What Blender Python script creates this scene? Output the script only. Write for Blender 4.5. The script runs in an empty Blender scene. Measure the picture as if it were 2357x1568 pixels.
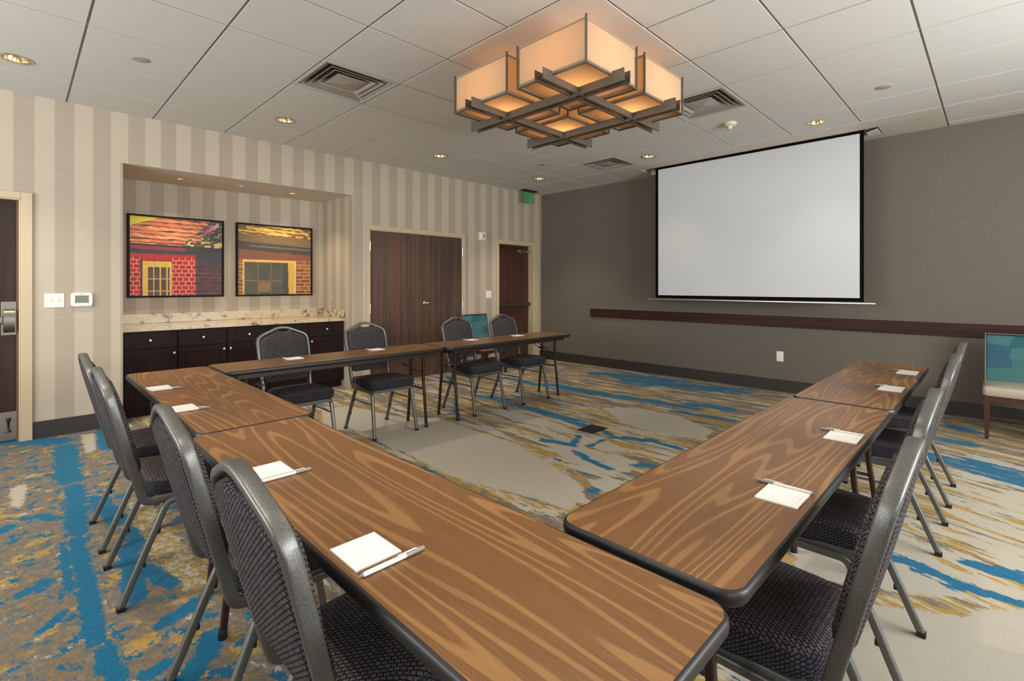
import bpy, bmesh, math, random
import numpy as np
from mathutils import Vector, Matrix
PI = math.pi
random.seed(7)
scene = bpy.context.scene
COL = scene.collection

# ------------------------------------------------------------------ materials
def lin(c):
    return tuple((x/255/12.92 if x/255 <= .04045 else ((x/255+.055)/1.055)**2.4) for x in c)

class NT:
    """small helper for writing node trees"""
    def __init__(s, name):
        s.m = bpy.data.materials.new(name); s.m.use_nodes = True
        s.t = s.m.node_tree; s.n = s.t.nodes; s.l = s.t.links
        s.b = s.n['Principled BSDF']; s.out = s.n['Material Output']
    def new(s, typ, ins=None, **kw):
        nd = s.n.new(typ)
        for k, v in kw.items(): setattr(nd, k, v)
        for k, v in (ins or {}).items(): s.set(nd.inputs[k], v)
        return nd
    def set(s, sock, v):
        if isinstance(v, bpy.types.NodeSocket): s.l.new(v, sock)
        elif isinstance(v, bpy.types.Node): s.l.new(v.outputs[0], sock)
        else:
            if isinstance(v, (tuple, list)) and len(v) == 3 and sock.type == 'RGBA': v = (*v, 1)
            sock.default_value = v
    def m1(s, op, a, b=0.0, c=None):
        nd = s.n.new('ShaderNodeMath'); nd.operation = op
        s.set(nd.inputs[0], a); s.set(nd.inputs[1], b)
        if c is not None: s.set(nd.inputs[2], c)
        return nd.outputs[0]
    def mix(s, f, a, b, blend='MIX'):
        nd = s.n.new('ShaderNodeMix'); nd.data_type = 'RGBA'; nd.blend_type = blend
        s.set(nd.inputs['Factor'], f)
        s.set([i for i in nd.inputs if i.name == 'A' and i.type == 'RGBA'][0], a)
        s.set([i for i in nd.inputs if i.name == 'B' and i.type == 'RGBA'][0], b)
        return [o for o in nd.outputs if o.type == 'RGBA'][0]
    def smooth(s, v, lo, hi):
        nd = s.n.new('ShaderNodeMapRange'); nd.interpolation_type = 'SMOOTHSTEP'
        s.set(nd.inputs[0], v); s.set(nd.inputs[1], lo); s.set(nd.inputs[2], hi)
        return nd.outputs[0]
    def noise(s, vec, scale, detail=3, rough=.5, dist=0.0):
        nd = s.new('ShaderNodeTexNoise', {'Scale': scale, 'Detail': detail, 'Roughness': rough, 'Distortion': dist})
        s.set(nd.inputs['Vector'], vec); return nd.outputs['Fac']
    def mapping(s, vec, sc=(1, 1, 1), rot=(0, 0, 0), loc=(0, 0, 0)):
        nd = s.new('ShaderNodeMapping', {'Scale': sc, 'Rotation': rot, 'Location': loc})
        s.set(nd.inputs['Vector'], vec); return nd.outputs[0]
    def pos(s): return s.new('ShaderNodeNewGeometry').outputs['Position']
    def obj(s): return s.new('ShaderNodeTexCoord').outputs['Object']
    def uv(s): return s.new('ShaderNodeTexCoord').outputs['UV']
    def sep(s, v):
        nd = s.new('ShaderNodeSeparateXYZ'); s.set(nd.inputs[0], v); return nd.outputs
    def col(s, v): s.set(s.b.inputs['Base Color'], v)
    def rough(s, v): s.set(s.b.inputs['Roughness'], v)
    def bump(s, h, strength=.3, dist=.002):
        nd = s.new('ShaderNodeBump', {'Strength': strength, 'Distance': dist}); s.set(nd.inputs['Height'], h)
        s.l.new(nd.outputs[0], s.b.inputs['Normal'])

def simple(name, rgb, rough=.5, metal=0.0, spec=.5, var=.0, emis=None):
    t = NT(name); c = lin(rgb)
    if var:
        n = t.noise(t.obj(), 30, 4)
        c2 = tuple(x*(1-var) for x in c)
        t.col(t.mix(n, c, c2))
    else: t.col(c)
    t.rough(rough); t.b.inputs['Metallic'].default_value = metal
    t.b.inputs['Specular IOR Level'].default_value = spec
    if emis:
        t.b.inputs['Emission Color'].default_value = (*lin(emis[0]), 1); t.b.inputs['Emission Strength'].default_value = emis[1]
    return t.m

M = {}
M['white_plastic'] = simple('white_plastic', (232, 228, 220), .35)
M['white_paint'] = simple('white_painted_metal', (196, 192, 184), .5)
M['soffit'] = simple('painted_plaster', (206, 198, 186), .8, var=.03)
M['grid'] = simple('ceiling_grid_metal', (150, 146, 138), .6)
M['dark_rubber'] = simple('dark_rubber_base', (52, 46, 42), .55, var=.08)
M['black'] = simple('black_border_fabric', (8, 7, 7), .9, spec=.1)
M['black_plastic'] = simple('black_plastic', (24, 23, 23), .4)
M['frame_tan'] = simple('tan_painted_steel', (196, 178, 146), .45)
M['jamb_brown'] = simple('brown_door_edge', (120, 88, 66), .5)
M['brown_metal'] = simple('brown_powder_coated_steel', (54, 38, 28), .32, .3)
M['tmold'] = simple('charcoal_edge_band', (26, 25, 25), .45)
M['steel'] = simple('brushed_steel', (190, 186, 180), .28, 1.0)
M['dull_steel'] = simple('dull_steel', (130, 124, 114), .38, 1.0)
M['fixture_metal'] = simple('satin_nickel_fixture', (108, 102, 90), .4, .45)
M['diffuser_grey'] = simple('grey_painted_diffuser', (168, 162, 152), .45, .2)
M['duct_grey'] = simple('grey_duct_lining', (138, 132, 124), .7)
M['dark_gap'] = simple('dark_duct', (20, 20, 19), .8)
M['smoke_plastic'] = simple('cream_plastic', (206, 200, 178), .45)
M['speaker_grille'] = simple('grey_grille', (164, 158, 150), .6)
M['art_frame'] = simple('black_brown_art_frame', (20, 13, 10), .6, spec=.2)
M['paper'] = None
M['pen_body'] = simple('white_pen_barrel', (226, 222, 214), .3)
M['pen_grey'] = simple('grey_pen_cap', (136, 132, 124), .35)
M['lcd'] = simple('grey_green_lcd', (112, 120, 104), .25)
M['screen_white'] = simple('matte_white_screen', (200, 202, 202), .75)
M['cream_vinyl'] = simple('cream_vinyl', (180, 170, 152), .32, var=.03)
M['leg_wood'] = simple('dark_stained_wood', (74, 44, 32), .4, var=.25)
M['welt'] = simple('grey_silver_piping', (104, 98, 90), .45)
M['tube_lamp'] = simple('lit_lamp_tube', (255, 230, 190), .5, emis=((255, 226, 180), 8))
M['bulb'] = simple('lit_bulb', (255, 230, 190), .5, emis=((255, 222, 170), 30))
M['sign_green'] = simple('green_exit_letters', (40, 130, 80), .4, emis=((40, 150, 90), .25))

def m_clear():
    t = NT('clear_sign_panel'); b = t.b
    b.inputs['Transmission Weight'].default_value = .0
    tr = t.new('ShaderNodeBsdfTransparent', {'Color': (.82, .95, .86)})
    gl = t.new('ShaderNodeBsdfGlossy', {'Roughness': .1})
    mx = t.new('ShaderNodeMixShader', {0: .08}); t.l.new(tr.outputs[0], mx.inputs[1]); t.l.new(gl.outputs[0], mx.inputs[2])
    t.l.new(mx.outputs[0], t.out.inputs[0]); return t.m
M['clear'] = m_clear()

def m_stripes(name, axis, start):
    """alternating vertical stripes, `start` is where a dark stripe begins"""
    t = NT(name); P = t.pos(); s = t.sep(P)
    c = s[axis]
    f = t.m1('FRACT', t.m1('DIVIDE', t.m1('SUBTRACT', c, start-25*.2498), .2498))
    dark = t.m1('SUBTRACT', t.smooth(f, 0.0, .012), t.smooth(f, .505, .517))
    grass = t.noise(t.mapping(P, (3, 3, 260)), 1, 4, .7)
    grass2 = t.noise(t.mapping(P, (14, 14, 700)), 1, 3, .7)
    a = t.mix(dark, lin((190, 177, 155)), lin((170, 156, 136)))
    g = t.m1('ADD', t.m1('MULTIPLY', grass, .55), t.m1('MULTIPLY', grass2, .45))
    c2 = t.mix(t.smooth(g, .35, .65), t.mix(.06, a, (0, 0, 0)), t.mix(.05, a, (1, .97, .9)))
    t.col(c2); t.rough(.62); t.bump(g, .25, .002); return t.m
M['stripe_wall'] = m_stripes('striped_wallcovering', 1, -.024)
M['stripe_back'] = m_stripes('striped_wallcovering_back', 1, 1.021)
M['stripe_side'] = m_stripes('striped_wallcovering_side', 0, -5.87)

def m_taupe():
    t = NT('taupe_textile_wallcovering'); P = t.pos()
    n1 = t.noise(t.mapping(P, (60, 60, 420)), 1, 4, .7); n2 = t.noise(t.mapping(P, (420, 420, 50)), 1, 3, .6)
    n = t.m1('MULTIPLY', t.m1('ADD', n1, n2), .5)
    t.col(t.mix(t.smooth(n, .36, .64), lin((92, 85, 75)), lin((114, 106, 94)))); t.rough(.75); t.bump(n, .3, .002); return t.m
M['taupe'] = m_taupe()

def m_tile():
    t = NT('acoustic_ceiling_tile'); P = t.pos()
    n = t.noise(P, 260, 3, .6); n2 = t.noise(P, 1.7, 2)
    t.col(t.mix(t.m1('MULTIPLY', t.smooth(n, .3, .7), .5), lin((208, 206, 199)), lin((196, 194, 187))))
    t.rough(.85); t.bump(n, .12, .001); return t.m
M['tile'] = m_tile()

def m_table():
    t = NT('walnut_wood_laminate'); o = t.obj()
    rnd = t.new('ShaderNodeObjectInfo').outputs['Random']
    off = t.new('ShaderNodeCombineXYZ'); t.set(off.inputs[0], t.m1('MULTIPLY', rnd, 37.0)); t.set(off.inputs[1], t.m1('MULTIPLY', rnd, 11.0))
    va = t.new('ShaderNodeVectorMath', operation='ADD'); t.set(va.inputs[0], o); t.set(va.inputs[1], off.outputs[0])
    v = va.outputs[0]
    base = t.noise(t.mapping(v, (.50, 6.2, 1)), 1, 1.2, .35, .10)
    ramp = t.m1('MULTIPLY', base, 17.0)
    band = t.m1('PINGPONG', ramp, .5)                      # contour lines give the cathedral figure
    fine = t.noise(t.mapping(v, (9, 330, 1)), 1, 4, .65)
    pores = t.noise(t.mapping(v, (26, 900, 1)), 1, 2, .6)
    wide = t.noise(t.mapping(v, (.8, 9, 1), loc=(3, 5, 0)), 1, 2)
    light = t.m1('MULTIPLY', t.smooth(t.m1('ADD', band, t.m1('MULTIPLY', t.m1('SUBTRACT', fine, .5), .09)), .30, .40), .9)
    c = t.mix(light, lin((116, 80, 47)), lin((151, 112, 68)))
    c = t.mix(t.m1('MULTIPLY', t.smooth(wide, .4, .7), .35), c, lin((98, 68, 44)))
    c = t.mix(t.m1('MULTIPLY', t.smooth(pores, .48, .68), .26), c, lin((72, 46, 28)))
    c = t.mix(t.m1('MULTIPLY', t.smooth(fine, .42, .66), .16), c, lin((160, 118, 78)))
    t.col(c); t.rough(t.m1('ADD', .30, t.m1('MULTIPLY', fine, .12))); t.b.inputs['Specular IOR Level'].default_value = .42
    t.bump(fine, .08, .0005); return t.m
M['table'] = m_table()

def m_doorwood(name, a, b, c, rough=.5, spec=.3):
    t = NT(name); P = t.pos()
    v = t.mapping(P, (22, 22, .5)); n = t.noise(v, 1, 4, .6)
    n2 = t.noise(t.mapping(P, (130, 130, 1.5)), 1, 3, .6); n3 = t.noise(t.mapping(P, (5, 5, .2)), 1, 2)
    k = t.mix(t.smooth(n, .36, .64), lin(a), lin(b)); k = t.mix(t.m1('MULTIPLY', t.smooth(n2, .45, .7), .4), k, lin(c))
    k = t.mix(t.m1('MULTIPLY', t.smooth(n3, .5, .65), .4), k, lin(tuple(min(255, int(x*y)) for x, y in zip(b, (1.15, .95, .95)))))
    t.col(k); t.rough(rough); t.b.inputs['Specular IOR Level'].default_value = spec; return t.m
M['door_wood'] = m_doorwood('brown_door_laminate', (76, 60, 50), (98, 76, 63), (62, 48, 40))
M['door_dark'] = m_doorwood('dark_door_laminate', (66, 44, 32), (84, 54, 40), (48, 32, 24))
M['door_left'] = m_doorwood('espresso_door_laminate', (44, 28, 20), (58, 38, 28), (30, 20, 15))
M['cabinet'] = m_doorwood('espresso_cabinet_wood', (26, 12, 10), (36, 17, 14), (18, 9, 8), .5, .18)

def m_rail():
    t = NT('dark_mahogany_rail'); P = t.pos()
    n = t.noise(t.mapping(P, (1.5, 30, 90)), 1, 4, .6)
    t.col(t.mix(t.smooth(n, .3, .7), lin((38, 17, 14)), lin((66, 34, 26)))); t.rough(.5); t.b.inputs['Specular IOR Level'].default_value = .25; return t.m
M['rail'] = m_rail()

def m_granite():
    t = NT('speckled_granite'); P = t.pos()
    v = t.new('ShaderNodeTexVoronoi', {'Scale': 34.0}); t.set(v.inputs['Vector'], P)
    n = t.noise(P, 22, 5, .7); n2 = t.noise(P, 60, 4, .7); n3 = t.noise(P, 9, 3)
    c = t.mix(n3, lin((216, 202, 170)), lin((186, 168, 132)))
    c = t.mix(t.smooth(t.m1('MULTIPLY', n, n3), .29, .36), c, lin((120, 92, 62)))
    c = t.mix(t.smooth(n2, .62, .68), c, lin((70, 54, 42))); c = t.mix(t.smooth(n2, .30, .24), c, lin((232, 224, 204)))
    t.col(c); t.rough(.22); return t.m
M['granite'] = m_granite()

def m_fabric(name, dark, light, su=.0088, sv=.0100, wobble=.0):
    """woven upholstery: staggered dashes in metres of UV space"""
    t = NT(name); uv = t.uv()
    nz = t.new('ShaderNodeTexNoise', {'Scale': 90.0, 'Detail': 2.0}); t.set(nz.inputs['Vector'], uv)
    w = t.new('ShaderNodeVectorMath', operation='MULTIPLY_ADD'); t.set(w.inputs[0], nz.outputs['Color']); w.inputs[1].default_value = (.005, .005, 0); t.set(w.inputs[2], uv)
    br = t.new('ShaderNodeTexBrick', {'Color1': (1, 1, 1), 'Color2': (.62, .62, .62), 'Mortar': (0, 0, 0), 'Scale': 1.0, 'Mortar Size': sv*.30,
                                      'Mortar Smooth': 1.0, 'Bias': 0.0, 'Brick Width': su*1.55, 'Row Height': sv})
    br.offset = .5; t.set(br.inputs['Vector'], t.mapping(w.outputs[0], (1, 1, 1), (0, 0, .62)))
    fine = t.noise(t.mapping(uv, (500, 1600, 1), (0, 0, .9)), 1, 2, .6)
    k = t.m1('MULTIPLY', t.sep(br.outputs['Color'])[0], t.smooth(fine, .30, .66))
    t.col(t.mix(k, lin(dark), lin(light))); t.rough(.9); t.b.inputs['Specular IOR Level'].default_value = .15
    t.bump(k, .5, .0015); return t.m
M['seat_fabric'] = m_fabric('charcoal_basketweave_fabric', (9, 8, 10), (132, 123, 124))
M['side_fabric'] = m_fabric('charcoal_ribbed_fabric', (7, 7, 12), (98, 93, 103), .0075, .0085)

def m_chairmetal():
    t = NT('hammered_grey_chair_metal'); o = t.obj()
    n = t.noise(o, 680, 3, .65)
    t.col(t.mix(t.smooth(n, .36, .66), lin((86, 87, 84)), lin((130, 130, 125)))); t.b.inputs['Metallic'].default_value = .7
    t.rough(.42); t.bump(n, .22, .0004); return t.m
M['chair_metal'] = m_chairmetal()

def m_teal():
    t = NT('teal_fan_pattern_fabric'); uv = t.uv()
    # large staggered fans, each hatched with chevrons
    v = t.new('ShaderNodeTexVoronoi', {'Scale': 7.0, 'Randomness': .35}); t.set(v.inputs['Vector'], t.mapping(uv, (.75, 1.45, 1)))
    c = t.sep(v.outputs['Color'])
    s = t.sep(uv)
    chev = t.m1('ABSOLUTE', t.m1('SUBTRACT', t.m1('FRACT', t.m1('MULTIPLY', s[1], 10.0)), .5))
    line = t.m1('FRACT', t.m1('ADD', t.m1('MULTIPLY', s[0], 90.0), t.m1('MULTIPLY', chev, 7.0)))
    hatch = t.m1('MULTIPLY', t.smooth(line, .5, .62), t.m1('ADD', t.m1('MULTIPLY', c[0], .9), .05))
    base = t.mix(c[1], lin((22, 82, 92)), lin((40, 94, 92))); base = t.mix(t.smooth(c[2], .55, .8), base, lin((28, 74, 98)))
    t.col(t.mix(t.m1('MULTIPLY', hatch, .5), base, lin((124, 166, 150)))); t.rough(.8); return t.m
M['teal'] = m_teal()

def m_paper():
    t = NT('white_notepad_paper'); u = t.uv(); s = t.sep(u)
    # two very faint lines of small print near the lower edge
    row = t.m1('MULTIPLY', t.smooth(t.m1('ABSOLUTE', t.m1('SUBTRACT', s[1], .10)), .012, .006), t.smooth(t.m1('ABSOLUTE', t.m1('SUBTRACT', s[0], .5)), .30, .28))
    row2 = t.m1('MULTIPLY', t.smooth(t.m1('ABSOLUTE', t.m1('SUBTRACT', s[1], .20)), .010, .005), t.smooth(t.m1('ABSOLUTE', t.m1('SUBTRACT', s[0], .62)), .16, .14))
    dash = t.smooth(t.noise(t.mapping(u, (60, 1, 1)), 1, 1), .4, .5)
    k = t.m1('MULTIPLY', t.m1('MAXIMUM', row, row2), t.m1('MULTIPLY', dash, .35))
    t.col(t.mix(k, lin((244, 243, 240)), lin((120, 120, 120)))); t.rough(.6); return t.m
M['paper'] = m_paper()

def m_shade():
    t = NT('cream_linen_lamp_shade')
    df = t.new('ShaderNodeBsdfDiffuse', {'Color': (*lin((196, 180, 154)), 1)})
    tr = t.new('ShaderNodeBsdfTranslucent', {'Color': (*lin((240, 214, 180)), 1)})
    mx = t.new('ShaderNodeMixShader', {0: .42}); t.l.new(df.outputs[0], mx.inputs[1]); t.l.new(tr.outputs[0], mx.inputs[2])
    t.l.new(mx.outputs[0], t.out.inputs[0]); return t.m
M['shade'] = m_shade()

def m_reflector():
    t = NT('gold_tinted_reflector'); t.col(lin((206, 194, 166))); t.b.inputs['Metallic'].default_value = 1; t.rough(.22); return t.m
M['reflector'] = m_reflector()

def m_attr(name, rough=.5):
    t = NT(name); a = t.new('ShaderNodeAttribute', attribute_name='paint'); t.col(a.outputs['Color']); t.rough(rough); return t.m
M['art'] = m_attr('painted_canvas', .5)

def m_carpet():
    t = NT('abstract_streaked_carpet'); W = t.pos(); ws = t.sep(W)
    # the streaks run east-west in the middle, swing round by the striped wall side and slant on the east side
    left = t.mapping(t.mapping(W, (1, 1, 1), (0, 0, math.radians(-102))), (5.5, .8, 1))
    right = t.mapping(W, (1, 1, 1), (0, 0, math.radians(17)))
    def vmix(f, a, b):
        nd = t.n.new('ShaderNodeMix'); nd.data_type = 'VECTOR'; t.set(nd.inputs['Factor'], f)
        t.set([i for i in nd.inputs if i.name == 'A' and i.type == 'VECTOR'][0], a); t.set([i for i in nd.inputs if i.name == 'B' and i.type == 'VECTOR'][0], b)
        return [o for o in nd.outputs if o.type == 'VECTOR'][0]
    P = vmix(t.m1('GREATER_THAN', ws[0], -.56), W, right)
    P = vmix(t.m1('LESS_THAN', ws[1], .70), P, left)
    wn = t.new('ShaderNodeTexNoise', {'Scale': 38.0, 'Detail': 3.0}); t.set(wn.inputs['Vector'], P)
    wa = t.new('ShaderNodeVectorMath', operation='MULTIPLY_ADD'); t.set(wa.inputs[0], wn.outputs['Color']); wa.inputs[1].default_value = (.09, .022, 0); t.set(wa.inputs[2], P)
    P = wa.outputs[0]
    a = t.new('ShaderNodeAttribute', attribute_name='zones'); z = t.sep(a.outputs['Color'])   # r blue, g beige, b gold : .5 is the edge
    rag = t.m1('SUBTRACT', t.noise(t.mapping(P, (9, 34, 1)), 1, 5, .65), .5)
    rag2 = t.m1('SUBTRACT', t.noise(t.mapping(P, (26, 90, 1), loc=(4, 2, 0)), 1, 3, .6), .5)
    low = t.m1('SUBTRACT', t.noise(t.mapping(P, (3.2, 13, 1), loc=(2, 8, 0)), 1, 3, .6), .5)
    jag = t.m1('ADD', t.m1('ADD', t.m1('MULTIPLY', rag, .7), t.m1('MULTIPLY', rag2, .4)), t.m1('MULTIPLY', low, .6))
    f1 = t.noise(t.mapping(P, (1.3, 8.5, 1), (0, 0, .05)), 1, 7, .66, .2)
    f2 = t.noise(t.mapping(P, (2.2, 14, 1), (0, 0, -.06), (7, 3, 0)), 1, 7, .68, .2)
    f3 = t.noise(t.mapping(P, (1.9, 12, 1), (0, 0, .03), (1, 9, 0)), 1, 7, .68, .2)
    f4 = t.noise(t.mapping(P, (8, 34, 1), (0, 0, 0), (5, 5, 0)), 1, 5, .7)
    gray = lin((114, 107, 97)); gold = lin((178, 146, 72)); beige = lin((188, 180, 160)); blue = lin((2, 100, 136)); dgold = lin((148, 118, 64))
    Al = t.m1('MULTIPLY', t.m1('SUBTRACT', a.outputs['Alpha'], .5), .16)
    c = t.mix(t.smooth(t.m1('ADD', f1, t.m1('MULTIPLY', Al, .7)), .505, .525), gray, gold)
    c = t.mix(t.m1('MULTIPLY', t.smooth(f4, .5, .54), .75), c, t.mix(t.smooth(f3, .48, .52), dgold, lin((142, 131, 112))))
    c = t.mix(t.smooth(t.m1('ADD', f3, Al), .545, .56), c, beige)
    c = t.mix(t.smooth(t.m1('ADD', t.m1('ADD', f2, t.m1('MULTIPLY', Al, -.42)), t.m1('MULTIPLY', rag2, .12)), .592, .604), c, blue)
    # laid-down zones
    beigek = t.smooth(t.m1('ADD', z[1], t.m1('MULTIPLY', jag, .35)), .47, .52)
    plain = t.mix(t.m1('MULTIPLY', t.smooth(f4, .42, .62), .25), lin((184, 177, 160)), lin((169, 162, 145)))
    c = t.mix(beigek, c, plain)
    gk = t.smooth(t.m1('ADD', z[2], t.m1('MULTIPLY', jag, .9)), .47, .52)
    c = t.mix(gk, c, t.mix(t.smooth(f4, .46, .54), lin((170, 138, 64)), t.mix(t.smooth(f3, .45, .5), gray, beige)))
    bk = t.smooth(t.m1('ADD', t.m1('ADD', z[0], t.m1('MULTIPLY', jag, 1.5)), t.m1('MULTIPLY', t.m1('MULTIPLY', t.m1('SUBTRACT', f2, .54), 2.2), t.m1('GREATER_THAN', ws[1], .7))), .49, .53)
    c = t.mix(bk, c, t.mix(t.smooth(rag2, -.1, .1), lin((1, 94, 130)), lin((2, 110, 146))))
    pile = t.noise(W, 650, 2, .6); pile2 = t.noise(W, 170, 3, .6)
    c = t.mix(t.m1('MULTIPLY', t.smooth(pile, .35, .65), .30), c, t.mix(.55, c, (0, 0, 0)))
    t.col(c); t.rough(.95); t.b.inputs['Specular IOR Level'].default_value = .1
    t.b.inputs['Sheen Weight'].default_value = .1
    t.bump(t.m1('ADD', pile, pile2), .6, .003); return t.m
M['carpet'] = m_carpet()
FILL_E, EAST_E, DL_E, ND_E, PEND_E, EXPO = 175.0, 160.0, 84.0, 32.0, 6.5, 0.08
# ------------------------------------------------------------------ mesh helpers
def V(*a): return Vector(a)
def BM(): return bmesh.new()
def link(name, bm, mats, parent=None, smooth=False, bevel=0.0, uv=False, smooth_angle=None):
    """turn a bmesh into ONE mesh object"""
    bmesh.ops.recalc_face_normals(bm, faces=bm.faces)
    if uv: box_uv(bm)
    me = bpy.data.meshes.new(name); bm.to_mesh(me); bm.free()
    for m in (mats if isinstance(mats, (list, tuple)) else [mats]): me.materials.append(m)
    if smooth:
        me.polygons.foreach_set('use_smooth', [True]*len(me.polygons))
        if smooth_angle: me.set_sharp_from_angle(angle=math.radians(smooth_angle))
    o = bpy.data.objects.new(name, me); COL.objects.link(o)
    if parent is not None: o.parent = parent
    if bevel:
        b = o.modifiers.new('bevel', 'BEVEL'); b.width = bevel; b.segments = 2; b.limit_method = 'ANGLE'; b.angle_limit = math.radians(40)
    return o
def box_uv(bm):
    l = bm.loops.layers.uv.verify()
    for f in bm.faces:
        n = f.normal; a = max(range(3), key=lambda i: abs(n[i]))
        for lp in f.loops:
            c = lp.vert.co
            lp[l].uv = (c.y, c.z) if a == 0 else ((c.x, c.z) if a == 1 else (c.x, c.y))
def box(bm, x0, x1, y0, y1, z0, z1, mi=0):
    vs = [bm.verts.new(p) for p in ((x0,y0,z0),(x1,y0,z0),(x1,y1,z0),(x0,y1,z0),(x0,y0,z1),(x1,y0,z1),(x1,y1,z1),(x0,y1,z1))]
    for f in ((0,3,2,1),(4,5,6,7),(0,1,5,4),(1,2,6,5),(2,3,7,6),(3,0,4,7)):
        fc = bm.faces.new([vs[i] for i in f]); fc.material_index = mi
    return bm
def boxm(*a, mi=0): return box(BM(), *a, mi=mi)
def rrect(w, h, r, n=4):
    """rounded rectangle outline centred on 0"""
    out = []
    for cx, cy, a0 in ((w/2-r, h/2-r, 0), (-w/2+r, h/2-r, 90), (-w/2+r, -h/2+r, 180), (w/2-r, -h/2+r, 270)):
        for k in range(n+1):
            a = math.radians(a0+90*k/n); out.append((cx+r*math.cos(a), cy+r*math.sin(a)))
    return out
def circ(r, n=12): return [(r*math.cos(2*PI*k/n), r*math.sin(2*PI*k/n)) for k in range(n)]
def fillet(pts, r, n=5, closed=False):
    pts = [Vector(p) for p in pts]; out = []; N = len(pts)
    for i, p in enumerate(pts):
        if not closed and i in (0, N-1): out.append(p); continue
        a = pts[i-1]-p; b = pts[(i+1) % N]-p
        rr = min(r, a.length*.48, b.length*.48); ua, ub = a.normalized(), b.normalized()
        if ua.angle(-ub) < .02: out.append(p); continue
        p0, p2 = p+ua*rr, p+ub*rr
        for k in range(n+1):
            t = k/n; out.append(p0*(1-t)**2+p*2*t*(1-t)+p2*t*t)
    return out
def sweep(bm, pts, prof, N, closed=False, mi=0):
    """sweep a profile [(side, along N)] along a planar path with normal N"""
    pts = [Vector(p) for p in pts]; N = Vector(N).normalized(); n = len(pts); rings = []
    for i, p in enumerate(pts):
        if closed: t = (pts[(i+1) % n]-p).normalized()+(p-pts[i-1]).normalized()
        elif i == 0: t = pts[1]-p
        elif i == n-1: t = p-pts[i-1]
        else: t = (pts[i+1]-p).normalized()+(p-pts[i-1]).normalized()
        t.normalize(); s = t.cross(N).normalized()
        rings.append([bm.verts.new(p+s*a+N*b) for a, b in prof])
    m = len(prof)
    for i in range(n if closed else n-1):
        A, B = rings[i], rings[(i+1) % n]
        for j in range(m):
            f = bm.faces.new((A[j], A[(j+1) % m], B[(j+1) % m], B[j])); f.material_index = mi
    if not closed: bm.faces.new(rings[0]); bm.faces.new(list(reversed(rings[-1])))
    return bm
def bar(bm, a, b, w, h=None, up=(0, 0, 1), r=None):
    """straight bar of w x h section from a to b"""
    a, b = Vector(a), Vector(b); d = (b-a).normalized(); u = Vector(up)
    if abs(d.dot(u)) > .98: u = Vector((1, 0, 0))
    N = (u-d*u.dot(d)).normalized(); h = h or w
    return sweep(bm, [a, b], rrect(w, h, r if r else min(w, h)*.2, 2), N)
def rod(bm, a, b, r, n=12):
    a, b = Vector(a), Vector(b); d = (b-a).normalized(); u = Vector((0, 0, 1)) if abs(d.z) < .9 else Vector((1, 0, 0))
    return sweep(bm, [a, b], circ(r, n), (u-d*u.dot(d)).normalized())
def lathe(bm, prof, n=24, c=(0, 0, 0), axis='z', mi=0, cap=True):
    """revolve [(r, h)] about an axis through c"""
    rings = []
    def P(r, h, a):
        x, y = r*math.cos(a), r*math.sin(a)
        return {'z': V(c[0]+x, c[1]+y, c[2]+h), 'x': V(c[0]+h, c[1]+x, c[2]+y), 'y': V(c[0]+x, c[1]+h, c[2]+y)}[axis]
    for r, h in prof: rings.append([bm.verts.new(P(max(r, 1e-4), h, 2*PI*k/n)) for k in range(n)])
    for A, B in zip(rings, rings[1:]):
        for k in range(n):
            f = bm.faces.new((A[k], A[(k+1) % n], B[(k+1) % n], B[k])); f.material_index = mi
    if cap: bm.faces.new(rings[0]); bm.faces.new(rings[-1])
    return bm
def loft(bm, rings, cap=True, mi=0):
    R = [[bm.verts.new(p) for p in r] for r in rings]; m = len(R[0])
    for A, B in zip(R, R[1:]):
        for j in range(m):
            f = bm.faces.new((A[j], A[(j+1) % m], B[(j+1) % m], B[j])); f.material_index = mi
    if cap:
        for r in (R[0], R[-1]):
            c = sum((v.co for v in r), V(0, 0, 0))/m; cv = bm.verts.new(c)
            for j in range(m): f = bm.faces.new((r[j], r[(j+1) % m], cv)); f.material_index = mi
    return bm
def prop(o, label=None, cat=None, group=None, kind=None):
    if label: o['label'] = label
    if cat: o['category'] = cat
    if group: o['group'] = group
    if kind: o['kind'] = kind
    return o
def thing(name, loc, rz, label, cat, group=None):
    o = bpy.data.objects.new(name, None); COL.objects.link(o); o.empty_display_size = .1
    o.location = loc; o.rotation_euler = (0, 0, rz); return prop(o, label, cat, group)
def struct(o): o['kind'] = 'structure'; return o
def copy_tree(o, parent=None):
    c = o.copy(); COL.objects.link(c)
    if parent is not None: c.parent = parent
    for ch in list(o.children): copy_tree(ch, c)
    return c
def place(proto, used, loc, rz, label):
    """first call uses the prototype itself, later calls copy it with its parts"""
    o = proto if not used else copy_tree(proto)
    used.append(1); o.location = loc; o.rotation_euler = (0, 0, rz); o['label'] = label; return o

# ------------------------------------------------------------------ the room
XA, YB, ZC = -5.808, 6.538, 2.900          # striped wall, taupe wall, ceiling
XE, YS = 2.6, -3.0                          # the unseen east and south walls
XN = -6.66                                  # back of the buffet niche
NY0, NY1, NZ = .688, 2.944, 2.44            # niche opening
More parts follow.
